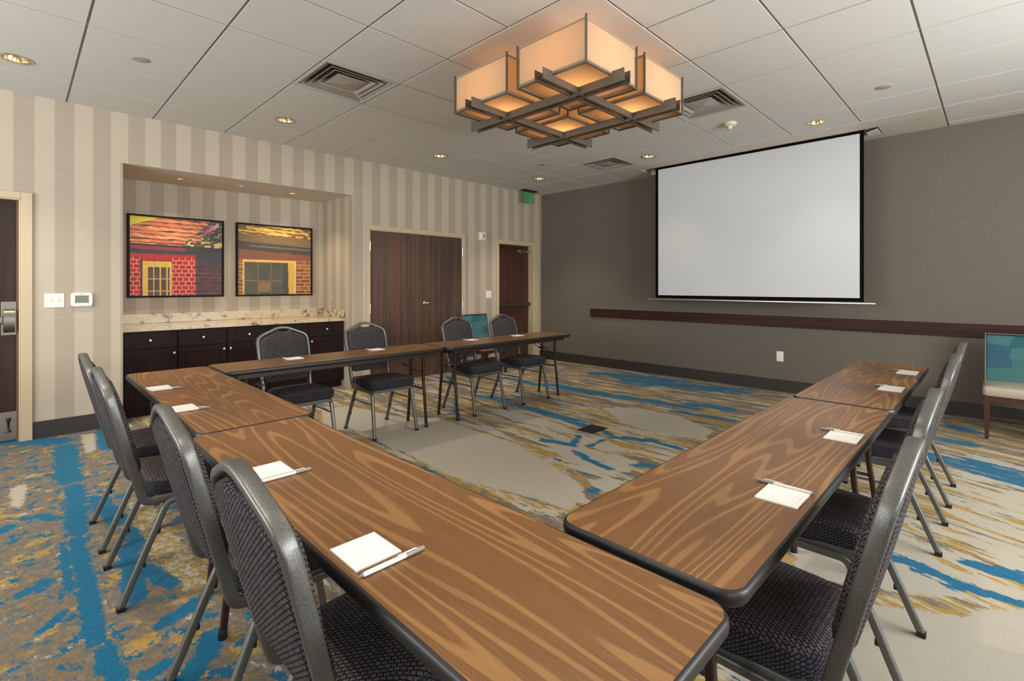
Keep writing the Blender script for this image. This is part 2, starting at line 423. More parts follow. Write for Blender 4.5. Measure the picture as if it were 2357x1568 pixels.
# floor with the zones of the carpet design stored per vertex
BLUE = [(-4.37,3.83,-3.57,3.79,.062),(-3.57,3.79,-2.73,3.7,.078),(-4.19,4.89,-3.22,4.89,.109),(-4.96,4.78,-4.15,4.78,.082),(-4.21,5.97,-3.08,6.29,.174),(-3.56,5.82,-2.27,6.2,.218),(-3.86,4.92,-2.99,4.88,.102),(-3.15,4.96,-2.25,4.98,.085),(-2.37,5.16,-2.0,5.22,.105),(-2.41,4.73,-1.77,4.83,.051),(-2.71,3.08,-2.46,3.17,.056),(-2.46,3.17,-2.58,3.39,.03),(-2.35,3.22,-2.36,3.48,.03),(-2.51,3.66,-2.37,3.6,.032),(-2.32,3.58,-2.05,3.71,.055),(-2.38,3.05,-2.21,3.01,.032),(-2.19,2.98,-1.95,2.94,.03),(-1.97,3.67,-1.79,3.68,.046),(-1.88,3.12,-1.76,3.19,.047),(-1.84,2.54,-1.81,2.55,.039),(-4.42,3.48,-3.69,2.96,.03),(-5.63,4.31,-4.82,3.84,.03),(-.34,4.88,.13,4.64,.12),(-.23,4.79,.01,4.8,.184),(-.38,2.92,-.22,2.92,.046),(-.28,2.87,-.07,2.88,.034),(-.08,3.11,.09,3.13,.056),(-.14,2.82,.08,2.87,.039),(-.26,5.98,-.18,5.97,.108),(-.32,5.39,-.16,5.45,.085),(-5.36,.27,-4.4,.24,.068),(-4.26,.26,-3.46,.22,.051),(-3.36,.21,-2.83,.21,.032),(-2.83,.21,-2.34,.2,.032),(-2.27,.22,-2.06,.23,.03),(-3.37,.16,-2.79,.15,.014),(-3.93,.34,-3.44,.39,.045),(-3.31,.41,-3.08,.44,.03),(-3.09,.39,-2.56,.35,.041),(-2.81,.41,-2.55,.47,.03),(-2.29,.4,-2.35,.55,.038),(-2.93,.01,-2.97,.1,.03),(-2.55,.06,-2.65,.13,.02),(-3.74,-.06,-3.81,-.03,.03),(-3.87,.08,-3.75,.14,.03),(-5.75,.54,-5.05,.51,.052),(-1.9,.39,-2.07,.52,.04),(-2.02,.3,-2.03,.36,.03),(-5.95,-.1,-5.56,.25,.107),(-1.5,.5,-1.1,.6,.05),(-.6,.55,-.3,.6,.04)]
BEIGE = [[(-4.99,2.21),(-5.0,2.49),(-4.17,2.65),(-3.88,2.89),(-3.32,3.01),(-2.92,2.93),(-2.26,2.77),(-2.0,2.64),(-1.8,2.44),(-1.77,2.22),(-1.93,2.22),(-2.28,2.14),(-2.61,2.06),(-3.4,2.11),(-4.19,2.09),(-4.3,1.91)],[(-3.0,4.34),(-2.79,4.55),(-2.26,4.61),(-1.81,4.34),(-1.75,4.01),(-2.08,3.94),(-2.42,3.96),(-2.66,4.04)],[(-3.9,3.47),(-3.57,3.59),(-2.99,3.56),(-2.63,3.47),(-2.85,3.4),(-3.31,3.33)],[(-3.23,3.25),(-2.96,3.36),(-2.46,3.25),(-2.05,3.02),(-1.84,2.88),(-1.9,2.81),(-2.23,2.84),(-2.77,3.08)],[(-2.18,3.09),(-2.12,3.22),(-1.88,3.19),(-1.82,2.98),(-1.87,2.93),(-2.05,3.02)],[(-1.97,2.67),(-1.87,2.76),(-1.73,2.72),(-1.77,2.56)],[(-.6,1.0),(-.6,1.7),(-.5,2.1),(-.42,2.27),(-.36,2.44),(-.24,2.5),(-.12,2.6),(.08,2.83),(.4,2.7),(.4,1.0)],[(-.64,2.42),(-.72,2.72),(-.42,2.77),(-.38,3.2),(-.27,3.13),(-.09,2.87),(-.17,2.66),(-.39,2.57)],[(-4.48,-.03),(-4.58,.02),(-4.43,.05),(-4.06,.01),(-4.16,-.02)],[(-5.69,.39),(-5.66,.48),(-5.07,.43),(-5.02,.37)]]
GOLD = [(-3.91,2.91,-2.71,2.86,.02),(-2.71,2.86,-2.0,2.64,.03),(-2.28,2.79,-1.9,2.58,.035),(-3.57,3.24,-2.72,3.13,.07),(-2.6,2.05,-1.79,2.17,.03),(-3.08,4.36,-2.6,4.02,.035),(-.58,2.38,-.32,2.49,.03),(-.3,2.52,-.12,2.64,.049),(-3.31,.49,-2.49,.55,.059),(-3.66,.5,-3.3,.53,.044),(-6.05,.89,-5.69,.9,.085)]
def build_floor():
    x0, x1, y0, y1, st = -6.9, XE+.1, YS-.1, YB+.1, .025
    nx, ny = int((x1-x0)/st)+1, int((y1-y0)/st)+1
    xs = np.linspace(x0, x1, nx); ys = np.linspace(y0, y1, ny)
    X, Y = np.meshgrid(xs, ys)
    def caps(L):
        best = np.full(X.shape, -1.0)
        for ax, ay, bx, by, r in L:
            dx, dy = bx-ax, by-ay; q = dx*dx+dy*dy
            t = np.clip(((X-ax)*dx+(Y-ay)*dy)/q, 0, 1)
            d = np.hypot(X-ax-t*dx, Y-ay-t*dy); rr = r*(1.12-.15*np.abs(2*t-1)**3)
            best = np.maximum(best, np.clip((rr-d)/max(r*2, .05), -.5, .5))
        return best
    def polys(L):
        best = np.full(X.shape, -1.0)
        for P in L:
            inside = np.zeros(X.shape, bool); dist = np.full(X.shape, 9.0); n = len(P)
            for i in range(n):
                ax, ay = P[i]; bx, by = P[(i+1) % n]
                if ay != by:
                    c = ((ay > Y) != (by > Y)) & (X < (bx-ax)*(Y-ay)/(by-ay)+ax); inside ^= c
                dx, dy = bx-ax, by-ay; q = dx*dx+dy*dy
                t = np.clip(((X-ax)*dx+(Y-ay)*dy)/q, 0, 1); dist = np.minimum(dist, np.hypot(X-ax-t*dx, Y-ay-t*dy))
            s = np.where(inside, dist, -dist); best = np.maximum(best, np.clip(s/.3, -.5, .5))
        return best
    F = np.ones((ny*nx, 4)); F[:, 0] = caps(BLUE).ravel()+.5; F[:, 1] = polys(BEIGE).ravel()+.5; F[:, 2] = caps(GOLD).ravel()+.5
    def soft(x0, x1, y0, y1, w=.35):
        s = lambda t: 1/(1+np.exp(-np.clip(t, -30, 30)))
        return s((X-x0)/w*3)*s((x1-X)/w*3)*s((Y-y0)/w*3)*s((y1-Y)/w*3)
    A = soft(-.7, 1.5, 2.6, 5.0)+.6*soft(-3.4, -.7, 2.8, 4.4)-1.0*soft(-8, 4, -4, .75)
    F = np.clip(F, 0, 1); F[:, 3] = np.clip(A.ravel()*.5+.5, 0, 1)
    me = bpy.data.meshes.new('floor'); me.vertices.add(nx*ny)
    me.vertices.foreach_set('co', np.stack([X.ravel(), Y.ravel(), np.zeros(nx*ny)], 1).ravel())
    i = (np.arange(ny-1)[:, None]*nx+np.arange(nx-1)[None, :]).ravel()
    quads = np.stack([i, i+1, i+nx+1, i+nx], 1).ravel(); nq = len(i)
    me.loops.add(nq*4); me.loops.foreach_set('vertex_index', quads)
    me.polygons.add(nq); me.polygons.foreach_set('loop_start', np.arange(nq)*4)
    me.update(calc_edges=True)
    at = me.color_attributes.new('zones', 'FLOAT_COLOR', 'POINT'); at.data.foreach_set('color', F.ravel())
    me.materials.append(M['carpet']); o = bpy.data.objects.new('floor', me); COL.objects.link(o); struct(o)
build_floor()

# striped wall with the door openings and the niche
D1 = (-.90, .022, 2.019); D2 = (3.189, 4.733, 2.026); D3 = (5.487, 6.336, 1.990)
bm = BM(); T = .14
def wallA(y0, y1, z0, z1, mi=0): box(bm, XA-T, XA, y0, y1, z0, z1, mi)
wallA(YS, D1[0], 0, ZC+.05); wallA(D1[0], D1[1], D1[2], ZC+.05); wallA(D1[1], NY0-.02, 0, ZC+.05)
wallA(NY0-.02, NY1+.02, NZ, ZC+.05); wallA(NY1+.02, D2[0], 0, ZC+.05); wallA(D2[0], D2[1], D2[2], ZC+.05)
wallA(D2[1], D3[0], 0, ZC+.05); wallA(D3[0], D3[1], D3[2], ZC+.05); wallA(D3[1], YB, 0, ZC+.05)
struct(link('wall_left', bm, M['stripe_wall']))
bm = BM(); box(bm, XN-.1, XN, NY0-.1, NY1+.1, 0, NZ+.1, 0)
box(bm, XN, XA, NY0-.02, NY0, 0, NZ, 1); box(bm, XN, XA, NY1, NY1+.02, 0, NZ, 1)
struct(link('wall_niche', bm, [M['stripe_back'], M['stripe_side']]))
def plate_with_holes(bm, x0, x1, y0, y1, z, holes, h, mi=0, n=24):
    """horizontal plate (one hole per cell, cells split along y) whose holes are round"""
    for cx, cy, r, (a0, a1, b0, b1) in holes:
        inner = [bm.verts.new((cx+r*math.cos(2*PI*k/n), cy+r*math.sin(2*PI*k/n), z)) for k in range(n)]
        up = [bm.verts.new((v.co.x, v.co.y, z+h)) for v in inner]
        out = []
        for k in range(n):
            a = 2*PI*k/n; dx, dy = math.cos(a), math.sin(a)
            t = min(((a1-cx)/dx if dx > 1e-6 else ((a0-cx)/dx if dx < -1e-6 else 9)), ((b1-cy)/dy if dy > 1e-6 else ((b0-cy)/dy if dy < -1e-6 else 9)))
            out.append(bm.verts.new((cx+dx*t, cy+dy*t, z)))
        corners = [(a1, b1), (a0, b1), (a0, b0), (a1, b0)]
        for k in range(n):
            k2 = (k+1) % n
            A, B = out[k], out[k2]; same = abs(A.co.x-B.co.x) < 1e-6 or abs(A.co.y-B.co.y) < 1e-6
            if same: bm.faces.new((inner[k], A, B, inner[k2])).material_index = mi
            else:
                c = min(corners, key=lambda q: math.hypot(q[0]-(A.co.x+B.co.x)/2, q[1]-(A.co.y+B.co.y)/2))
                cv = bm.verts.new((c[0], c[1], z)); bm.faces.new((inner[k], A, cv, B, inner[k2])).material_index = mi
            bm.faces.new((inner[k], inner[k2], up[k2], up[k])).material_index = mi
ND = [(-6.23, 1.215), (-6.23, 2.375)]            # downlights in the niche soffit
bm = BM(); ym = (NY0+NY1)/2
plate_with_holes(bm, XN, XA-.14, NY0, NY1, NZ, [(ND[0][0], ND[0][1], .058, (XN, XA-.14, NY0, ym)), (ND[1][0], ND[1][1], .058, (XN, XA-.14, ym, NY1))], .08)
box(bm, XA-.14, XA-.0005, NY0, NY1, NZ-.0015, NZ)   # underside of the header
struct(link('ceiling_niche', bm, M['soffit']))
# taupe wall, and the walls behind the camera with windows; the south one is added for light
struct(link('wall_front', boxm(XN, XE, YB, YB+.12, 0, ZC+.05), M['taupe']))
M['beige_wall'] = simple('plain_beige_wall', (196, 182, 160), .7)
bm = BM()
SW = [(-4.9, -1.7)]                 # span of the unseen window added to the south wall for fill light
for a, b in ((XN, SW[0][0]), (SW[0][1], XE)): box(bm, a, b, YS-.12, YS, 0, ZC+.05)
for a, b in SW: box(bm, a, b, YS-.12, YS, 0, .8); box(bm, a, b, YS-.12, YS, 2.5, ZC+.05)
struct(link('wall_back', bm, M['beige_wall']))
EW = [(-2.2, .2), (1.6, 4.4)]                      # window spans in the east wall
bm = BM()
for a, b in ((YS-.12, EW[0][0]), (EW[0][1], EW[1][0]), (EW[1][1], YB+.12)): box(bm, XE, XE+.12, a, b, 0, ZC+.05)
for a, b in EW: box(bm, XE, XE+.12, a, b, 0, .8); box(bm, XE, XE+.12, a, b, 2.5, ZC+.05)
struct(link('wall_right', bm, M['beige_wall']))
for i, (a, b) in enumerate(EW):
    bm = BM()
    for u, v in ((a, a+.06), (b-.06, b), ((a+b)/2-.03, (a+b)/2+.03)): box(bm, XE+.04, XE+.10, u, v, .8, 2.5)
    box(bm, XE+.04, XE+.10, a, b, .8, .86); box(bm, XE+.04, XE+.10, a, b, 2.44, 2.5)
    struct(link('window_%d' % (i+2), bm, M['white_paint']))
for i, (a, b) in enumerate(SW):
    bm = BM()
    for u, v in ((a, a+.06), (b-.06, b), ((a+b)/2-.03, (a+b)/2+.03)): box(bm, u, v, YS-.10, YS-.04, .8, 2.5)
    box(bm, a, b, YS-.10, YS-.04, .8, .86); box(bm, a, b, YS-.10, YS-.04, 2.44, 2.5)
    struct(link('window_%d' % (i+1), bm, M['white_paint']))  # frame of the added south window, made up to hold the fill lamp

# baseboards
bm = BM()
for a, b in ((YS, D1[0]-.05), (D1[1]+.06, NY0), (NY1, D2[0]-.05), (D2[1]+.05, D3[0]-.05), (D3[1]+.13, YB)): box(bm, XA, XA+.01, a, b, 0, .145)
struct(link('baseboard_left', bm, M['dark_rubber'], bevel=.002))
struct(link('baseboard_front', boxm(XA+.0, XE, YB-.011, YB, 0, .145), M['dark_rubber'], bevel=.002))
# long dark rail across the taupe wall
struct(link('trim_1', boxm(-4.717, XE, YB-.028, YB, .790, .922), M['rail'], bevel=.003))

# ------------------------------------------------------------------ ceiling: lay-in tiles hung below a recessed grid
GX, GY, TS = -2.781, 2.130, .6096
DL = [(-4.954, .0), (-4.929, 1.819), (-4.916, 3.655), (-4.898, 5.470), (-3.083, 5.475), (-1.264, 5.490), (-1.25, -.0), (-1.25, 1.82), (-3.08, -.02), (1.3, 4.5)]  # visible downlights, then unseen spots added to brighten tables and floor
VENT = [(-2, -1), (1, 3), (-2, 5)]               # tile cells (i, j) holding air diffusers
bm = BM(); bmg = BM(); R = .078; g = .0075
i0, i1 = -5, 9; j0, j1 = -9, 8
for i in range(i0, i1):
    for j in range(j0, j1):
        x0, y0 = GX+i*TS, GY+j*TS; x1, y1 = x0+TS, y0+TS
        x0, x1, y0, y1 = max(x0, XA), min(x1, XE), max(y0, YS), min(y1, YB)
        if x1-x0 < .02 or y1-y0 < .02: continue
        if (i, j) in VENT: continue
        if i in (0, 1) and j in (0, 1): continue                      # smooth panel above the pendant
        if -2 <= i <= 3 and j >= 6: continue                          # smooth panel above the screen
        ax, ay = x0+g, y0+g; bx, by = x1-g, y1-g
        if x0 == XA: ax = XA
        if y1 == YB: by = YB
        hole = [d for d in DL if ax < d[0] < bx and ay < d[1] < by]
        if hole:
            cx, cy = hole[0]; cx = min(max(cx, ax+R+.01), bx-R-.01); cy = min(max(cy, ay+R+.01), by-R-.01)
            plate_with_holes(bm, ax, bx, ay, by, ZC, [(cx, cy, R, (ax, bx, ay, by))], .05)
            for q in ((ax, ay, bx, ay), (bx, ay, bx, by), (bx, by, ax, by), (ax, by, ax, ay)):
                bm.faces.new([bm.verts.new(p) for p in ((q[0], q[1], ZC), (q[2], q[3], ZC), (q[2], q[3], ZC+.012), (q[0], q[1], ZC+.012))])
        else:
            box(bm, ax, bx, ay, by, ZC, ZC+.012)
# smooth panels
px0, px1, py0, py1 = GX+g, GX+2*TS-g, GY+g, GY+2*TS-g
box(bm, px0, px1, py0, py1, ZC-.002, ZC+.012, 1)
SX0, SX1, SY0, SY1 = -3.54, -.845, 6.075, 6.345   # slot of the screen housing
sa, sb, sc_, sd = GX-2*TS+g, GX+4*TS-g, GY+6*TS+g, YB
for q in ((sa, SX0, sc_, sd), (SX1, sb, sc_, sd), (SX0, SX1, sc_, SY0), (SX0, SX1, SY1, sd)): box(bm, q[0], q[1], q[2], q[3], ZC-.001, ZC+.012, 1)
struct(link('ceiling', bm, [M['tile'], M['soffit']]))
# grid of T bars above the tiles
for i in range(i0, i1+1):
    x = GX+i*TS
    if XA < x < XE: box(bmg, x-.012, x+.012, YS, YB, ZC+.009, ZC+.014)
for j in range(j0, j1+1):
    y = GY+j*TS
    if YS < y < YB: box(bmg, XA, XE, y-.012, y+.012, ZC+.0092, ZC+.0142)
struct(link('ceiling_grid', bmg, M['grid']))
struct(link('ceiling_deck', boxm(XN-.1, XE+.1, YS-.1, YB+.1, ZC+.35, ZC+.40), M['dark_gap']))
# ------------------------------------------------------------------ doors (frames, leaves, hardware)
def door_root(n, label):
    o = bpy.data.objects.new('door_%d' % n, None); COL.objects.link(o); o['kind'] = 'structure'; o['label'] = label; return o
def casing(par, d, wl, wr, top, proud=.022, depth=.14, thick=.045):
    """steel frame: a profiled face on the wall and the jamb behind it"""
    bm = BM(); y0, y1, z1 = d
    for a, b in ((y0-wl, y0+.0), (y1, y1+wr)): box(bm, XA-.001, XA+proud, a, b, 0, z1+top)
    box(bm, XA-.001, XA+proud, y0, y1, z1, z1+top)
    for a, b in ((y0-.001, y0+.012), (y1-.012, y1+.001)): box(bm, XA-depth, XA+proud*.6, a, b, 0, z1)
    box(bm, XA-depth, XA+proud*.6, y0, y1, z1-.012, z1+.001)
    return link('door_frame', bm, M['frame_tan'], par, bevel=.004)
# door 1, at the left edge of the view
d1 = door_root(1, 'very dark wooden door with steel exit hardware left of the light switches')
casing(d1, D1, .06, .069, .056)
xf = XA-.045
link('door_leaf', boxm(xf-.045, xf, D1[0]+.014, D1[1]-.014, .012, D1[2]-.014), M['door_left'], d1, bevel=.002)
link('door_stop', boxm(xf, xf+.012, D1[1]-.026, D1[1]-.012, 0, D1[2]-.012), M['jamb_brown'], d1)
ex = link('exit_device', boxm(xf+.001, xf+.012, -.093, .002, .885, 1.165), M['dull_steel'], d1, bevel=.003)
bm = BM(); hp = [(0, .910), (.020, .912), (.040, .930), (.050, .970), (.050, 1.030), (.040, 1.080), (.020, 1.100), (0, 1.104)]
loft(bm, [[V(xf+.012+a, y, z) for a, z in hp] for y in (-.078, -.012)])
link('end_housing', bm, M['dull_steel'], ex, smooth=True, smooth_angle=40)
link('push_bar', boxm(xf+.02, xf+.055, -.82, -.080, .985, 1.045), M['dull_steel'], ex, bevel=.006)
kp = link('kick_plate', boxm(xf+.001, xf+.003, D1[0]+.03, .010, .015, .250), M['steel'], d1)
bm = BM(); lathe(bm, [(.004, 0), (.013, .003), (.016, .02), (.008, .032), (.006, .09), (.012, .105), (.018, .112), (.018, .120)], 14, (0, 0, 0), 'z')
for v in bm.verts: v.co = V(xf+.024+v.co.x, -.050+v.co.y, .205-v.co.z)
box(bm, xf+.003, xf+.024, -.062, -.038, .170, .205)
link('kickdown_holder', bm, M['black_plastic'], d1, smooth=True, smooth_angle=40)
# door 2, the closet pair
d2 = door_root(2, 'pair of brown laminate closet doors in a tan frame')
casing(d2, D2, .043, .05, .052)
ym2 = 3.964
for a, b in ((D2[0]+.014, ym2-.0015), (ym2+.0015, D2[1]-.014)):
    link('door_leaf', boxm(XA-.045, XA-.002, a, b, .015, D2[2]-.014), M['door_wood'], d2, bevel=.0015)
for yy in (D2[0]+.006, D2[1]-.006):
    for z in (1.806, 1.002, .25):
        link('hinge', rod(BM(), (XA+.014, yy, z-.062), (XA+.014, yy, z+.062), .011, 10), M['steel'], d2, smooth=True, smooth_angle=40)
h = link('door_handle', lathe(BM(), [(.030, 0), (.030, .006), (.024, .012), (.012, .014), (.011, .045), (.013, .05)], 20, (XA-.002, 4.048, 1.05), 'x'), M['steel'], d2, smooth=True, smooth_angle=40)
bm = BM(); sweep(bm, fillet([(XA+.048, 4.048, 1.05), (XA+.056, 4.08, 1.051), (XA+.052, 4.155, 1.049)], .02, 4), rrect(.014, .020, .005, 3), (0, 0, 1))
link('lever', bm, M['steel'], h, smooth=True, smooth_angle=50)
# door 3, recessed exit door by the taupe wall
d3 = door_root(3, 'recessed dark wooden exit door with closer and push bar by the taupe wall')
casing(d3, D3, .049, .137, .058, depth=.20)
xf3 = XA-.115
link('door_leaf', boxm(xf3-.045, xf3, D3[0]+.013, D3[1]-.013, .012, D3[2]-.013), M['door_dark'], d3, bevel=.002)
cl = link('door_closer', boxm(xf3+.002, xf3+.055, 6.02, 6.31, 1.865, 1.915), M['steel'], d3, bevel=.008)
bm = BM(); bar(bm, (xf3+.045, 6.08, 1.925), (xf3+.10, 5.80, 1.945), .02, .008); rod(bm, (xf3+.03, 6.09, 1.84), (xf3+.03, 6.09, 1.93), .012)
link('closer_arm', bm, M['dull_steel'], cl)
link('arm_shoe', boxm(xf3+.06, xf3+.12, 5.60, 5.83, 1.938, 1.952), M['dull_steel'], cl, bevel=.002)
pb = link('push_bar', boxm(xf3+.03, xf3+.075, D3[0]+.04, D3[1]-.03, .945, 1.000), M['dull_steel'], d3, bevel=.008)
for a in (D3[0]+.03, D3[1]-.09): link('bar_mount', boxm(xf3+.001, xf3+.04, a, a+.07, .94, 1.005), M['dull_steel'], pb, bevel=.004)
for z in (1.42, 1.09): link('viewer' if z > 1.3 else 'latch_bolt', lathe(BM(), [(.014, 0), (.014, .004), (.008, .006)], 14, (xf3, 5.86, z), 'x'), M['steel'], d3, smooth=True, smooth_angle=40)

# ------------------------------------------------------------------ wall devices
def wall_plate(name, label, cat, p, n, w, h, extra=None, t=.006, mat='white_plastic'):
    """cover plate on a wall; n = outward direction, local x = along the wall"""
    rz = {'+x': PI/2, '-y': 0, '-yn': 0}[n]
    root = thing(name, p, rz, label, cat)
    pr = rrect(w, h, .006, 3)
    bm = BM(); loft(bm, [[V(a, 0, b) for a, b in pr], [V(a, -t*.6, b) for a, b in pr], [V(a*.95, -t, b*.96) for a, b in pr]])
    link('cover_plate', bm, M[mat], root)
    return root
sw = wall_plate('light_switch', 'white double switch plate left of the thermostat on the striped wall', 'light switch', (XA, .225, 1.168), '+x', .126, .122)
for x in (-.026, .026):
    link('toggle', boxm(x-.004, x+.004, -.018, -.005, -.006, .012), M['white_plastic'], sw, bevel=.0015)
    for z in (-.035, .035): link('screw', lathe(BM(), [(.003, 0), (.003, -.007)], 8, (x, 0, z), 'y'), M['steel'], sw)
th = thing('thermostat', (XA-.001, .401, 1.172), PI/2, 'white wall thermostat with a grey display beside the double switch plate', 'thermostat')
pr = rrect(.148, .122, .022, 5)
bm = BM(); loft(bm, [[V(a*.94, 0, b*.94) for a, b in pr], [V(a, -.008, b) for a, b in pr], [V(a, -.020, b*1.0) for a, b in pr], [V(a*.93, -.028, b*.90) for a, b in pr]])
link('case', bm, M['white_plastic'], th, smooth=True, smooth_angle=35)
link('display', boxm(-.046, .046, -.0295, -.027, -.028, .038), M['lcd'], th, bevel=.002)
link('maker_mark', boxm(-.012, .012, -.0288, -.027, .046, .050), M['pen_grey'], th)
s2 = wall_plate('light_switch', 'white switch plate between the closet doors and the exit door', 'light switch', (XA, 5.276, 1.154), '+x', .115, .118)
for x in (-.026, .026): link('rocker', boxm(x-.016, x+.016, -.009, -.005, -.033, .033), M['white_plastic'], s2, bevel=.002)
hs = thing('fire_alarm', (XA-.001, 5.119, 2.074), PI/2, 'white fire alarm horn strobe high between the two brown doors', 'fire alarm')
link('case', boxm(-.062, .062, -.045, 0, -.064, .064), M['white_plastic'], hs, bevel=.006)
link('strobe_lens', boxm(-.050, -.018, -.062, -.045, -.055, .055), M['white_plastic'], hs, bevel=.008)
for z in (-.02, .01): link('grille_slot', boxm(.002, .045, -.047, -.044, z, z+.012), M['black_plastic'], hs)
so = wall_plate('switch_plate', 'tan switch plate on the side wall of the buffet niche', 'switch plate', (-6.38, NY1, 1.13), '-y', .07, .115, mat='frame_tan')
link('rocker', boxm(-.016, .016, -.009, -.005, -.033, .033), M['frame_tan'], so, bevel=.002)
ol = wall_plate('wall_outlet', 'white outlet plate low on the taupe wall below the dark rail', 'outlet', (-1.896, YB, .429), '-y', .078, .124)
for z in (-.022, .022): link('socket', lathe(BM(), [(.0165, -.005), (.0165, -.0075), (.015, -.008)], 18, (0, 0, z), 'y'), M['white_plastic'], ol)

# exit sign hung from the ceiling
xs_ = thing('exit_sign', (-5.63, 6.03, ZC), PI/2, 'green EXIT sign hanging from the ceiling above the recessed exit door', 'exit sign')
link('canopy', boxm(-.16, .16, -.045, .045, -.022, 0), M['black_plastic'], xs_, bevel=.003)
link('panel', boxm(-.15, .15, -.003, .003, -.222, -.022), M['clear'], xs_)
cu = bpy.data.curves.new('exit_text', 'FONT'); cu.body = 'EXIT'; cu.size = .20; cu.align_x = 'CENTER'; cu.align_y = 'CENTER'; cu.extrude = .0015; cu.offset = .004
tmp = bpy.data.objects.new('t', cu); COL.objects.link(tmp); bpy.context.view_layer.update()
dg = bpy.context.evaluated_depsgraph_get(); me = bpy.data.meshes.new_from_object(tmp.evaluated_get(dg)); bpy.data.objects.remove(tmp)
zs = [v.co.x for v in me.vertices]; w = max(zs)-min(zs); ys_ = [v.co.y for v in me.vertices]; hh = max(ys_)-min(ys_)
for v in me.vertices: v.co = V(v.co.x*.25/w, -.005-v.co.z, -.122+(v.co.y-(max(ys_)+min(ys_))/2)*.155/hh)
me.materials.clear(); me.materials.append(M['sign_green']); lt = bpy.data.objects.new('lettering', me); COL.objects.link(lt); lt.parent = xs_

# ------------------------------------------------------------------ downlights, speakers, detector, air diffusers
def downlight(label, r, loc, group):
    t = thing('recessed_downlight', loc, 0, label, 'downlight', group)
    link('trim_ring', lathe(BM(), [(r*.93, .004), (r*.93, -.003), (r*1.04, -.006), (r*1.16, -.002), (r*1.16, .0)], 32, cap=False), M['reflector'], t, smooth=True, smooth_angle=50)
    link('reflector', lathe(BM(), [(r*.95, -.001), (r*.90, .02), (r*.78, .06), (r*.55, .088), (r*.3, .092)], 32, cap=False), M['reflector'], t, smooth=True)
    link('lamp', lathe(BM(), [(.001, .050), (r*.18, .053), (r*.30, .066), (r*.34, .085), (r*.3, .0925)], 20, cap=False), M['bulb'], t, smooth=True)
    return t
G = 'gold rimmed downlights in the tiled ceiling'
dp = downlight('x', R, (0, 0, ZC), G); used = []
dl_labels = ['gold rimmed downlight in the ceiling above the light switches at the far left', 'gold rimmed downlight next to the large square air diffuser left of the pendant',
 'gold rimmed downlight in the ceiling above the closet doors', 'gold rimmed downlight glowing near the green exit sign',
 'gold rimmed downlight in the ceiling just left of the projection screen', 'gold rimmed downlight in the ceiling above the projection screen, right of the smoke detector']
for (x, y), lb in zip(DL[:6], dl_labels):
    place(dp, used, (x, y, ZC), 0, lb)
np_ = downlight('x', .058, (0, 0, NZ), 'small downlights in the niche soffit'); used = []
for (x, y), lb in zip(ND, ('small downlight in the niche soffit above the red house picture', 'small downlight in the niche soffit above the brown house picture')): place(np_, used, (x, y, NZ), 0, lb)
# fine round speaker grilles
sp = thing('ceiling_speaker', (0, 0, ZC), 0, 'x', 'ceiling speaker', 'small round grey grilles in the ceiling')
link('grille', lathe(BM(), [(.002, -.006), (.045, -.006), (.052, -.004), (.055, 0)], 24, cap=False), M['speaker_grille'], sp, smooth=True, smooth_angle=40); used = []
for (x, y), lb in zip([(-4.33, .609), (-.647, 4.887), (-4.287, 4.846)], ['small round grey grille in the ceiling near the far left corner of the view', 'small round grey grille in the ceiling right of the projection screen', 'tiny round grey grille beyond the pendant, before the farthest air diffuser']):
    place(sp, used, (x, y, ZC), 0, lb)
nsp = lathe(BM(), [(.002, -.010), (.012, -.012), (.020, -.004), (.042, -.003), (.045, 0)], 20, (-6.2, 1.80, NZ), cap=False)
prop(link('sprinkler_cover', nsp, M['white_paint'], smooth=True, smooth_angle=40), 'small sprinkler cover in the niche soffit between its two downlights', 'sprinkler')
sd_ = thing('smoke_detector', (-1.885, 4.919, ZC), 0, 'cream round smoke detector on the ceiling above the projection screen', 'smoke detector')
link('base', lathe(BM(), [(.002, -.03), (.05, -.03), (.062, -.022), (.068, -.004), (.07, 0)], 28, cap=False), M['smoke_plastic'], sd_, smooth=True, smooth_angle=40)
link('sensor', lathe(BM(), [(.002, -.060), (.018, -.058), (.022, -.05), (.026, -.044), (.030, -.032), (.04, -.029)], 24, cap=False), M['smoke_plastic'], sd_, smooth=True, smooth_angle=40)
# square air diffusers
vp = thing('air_diffuser', (0, 0, ZC), 0, 'x', 'air vent', 'square air diffusers set in the ceiling grid'); H = TS/2-.006
def ring_cone(bm, a0, z0, a1, z1, t=.002):
    for s in range(4):
        c = [(1, 1), (-1, 1), (-1, -1), (1, -1)]; p, q = c[s], c[(s+1) % 4]
        bm.faces.new([bm.verts.new(x) for x in (V(p[0]*a0, p[1]*a0, z0), V(q[0]*a0, q[1]*a0, z0), V(q[0]*a1, q[1]*a1, z1), V(p[0]*a1, p[1]*a1, z1))])
bm = BM(); ring_cone(bm, H, -.002, H-.026, -.002); ring_cone(bm, H, -.002, H, .010); ring_cone(bm, H-.026, -.002, H-.040, .055); link('frame', bm, M['white_paint'], vp)
bm = BM(); box(bm, -H+.0, H-.0, -H, H, .060, .065); link('duct_back', bm, M['duct_grey'], vp)
for a, z in ((.262, .031), (.218, .033), (.174, .035)):
    bm = BM(); ring_cone(bm, a, z-.030, a-.055, z+.012); ring_cone(bm, a, z-.030, a-.004, z-.032); link('cone', bm, M['diffuser_grey'], vp)
bm = BM(); s = .118
vs = [bm.verts.new(p) for p in ((s, s, .012), (-s, s, .012), (-s, -s, .012), (s, -s, .012))]; cv = bm.verts.new((0, 0, -.004))
for k in range(4): bm.faces.new((vs[k], vs[(k+1) % 4], cv))
bm.faces.new([bm.verts.new(p) for p in ((s, s, .013), (-s, s, .013), (-s, -s, .013), (s, -s, .013))]); link('centre_plate', bm, M['diffuser_grey'], vp)
used = []
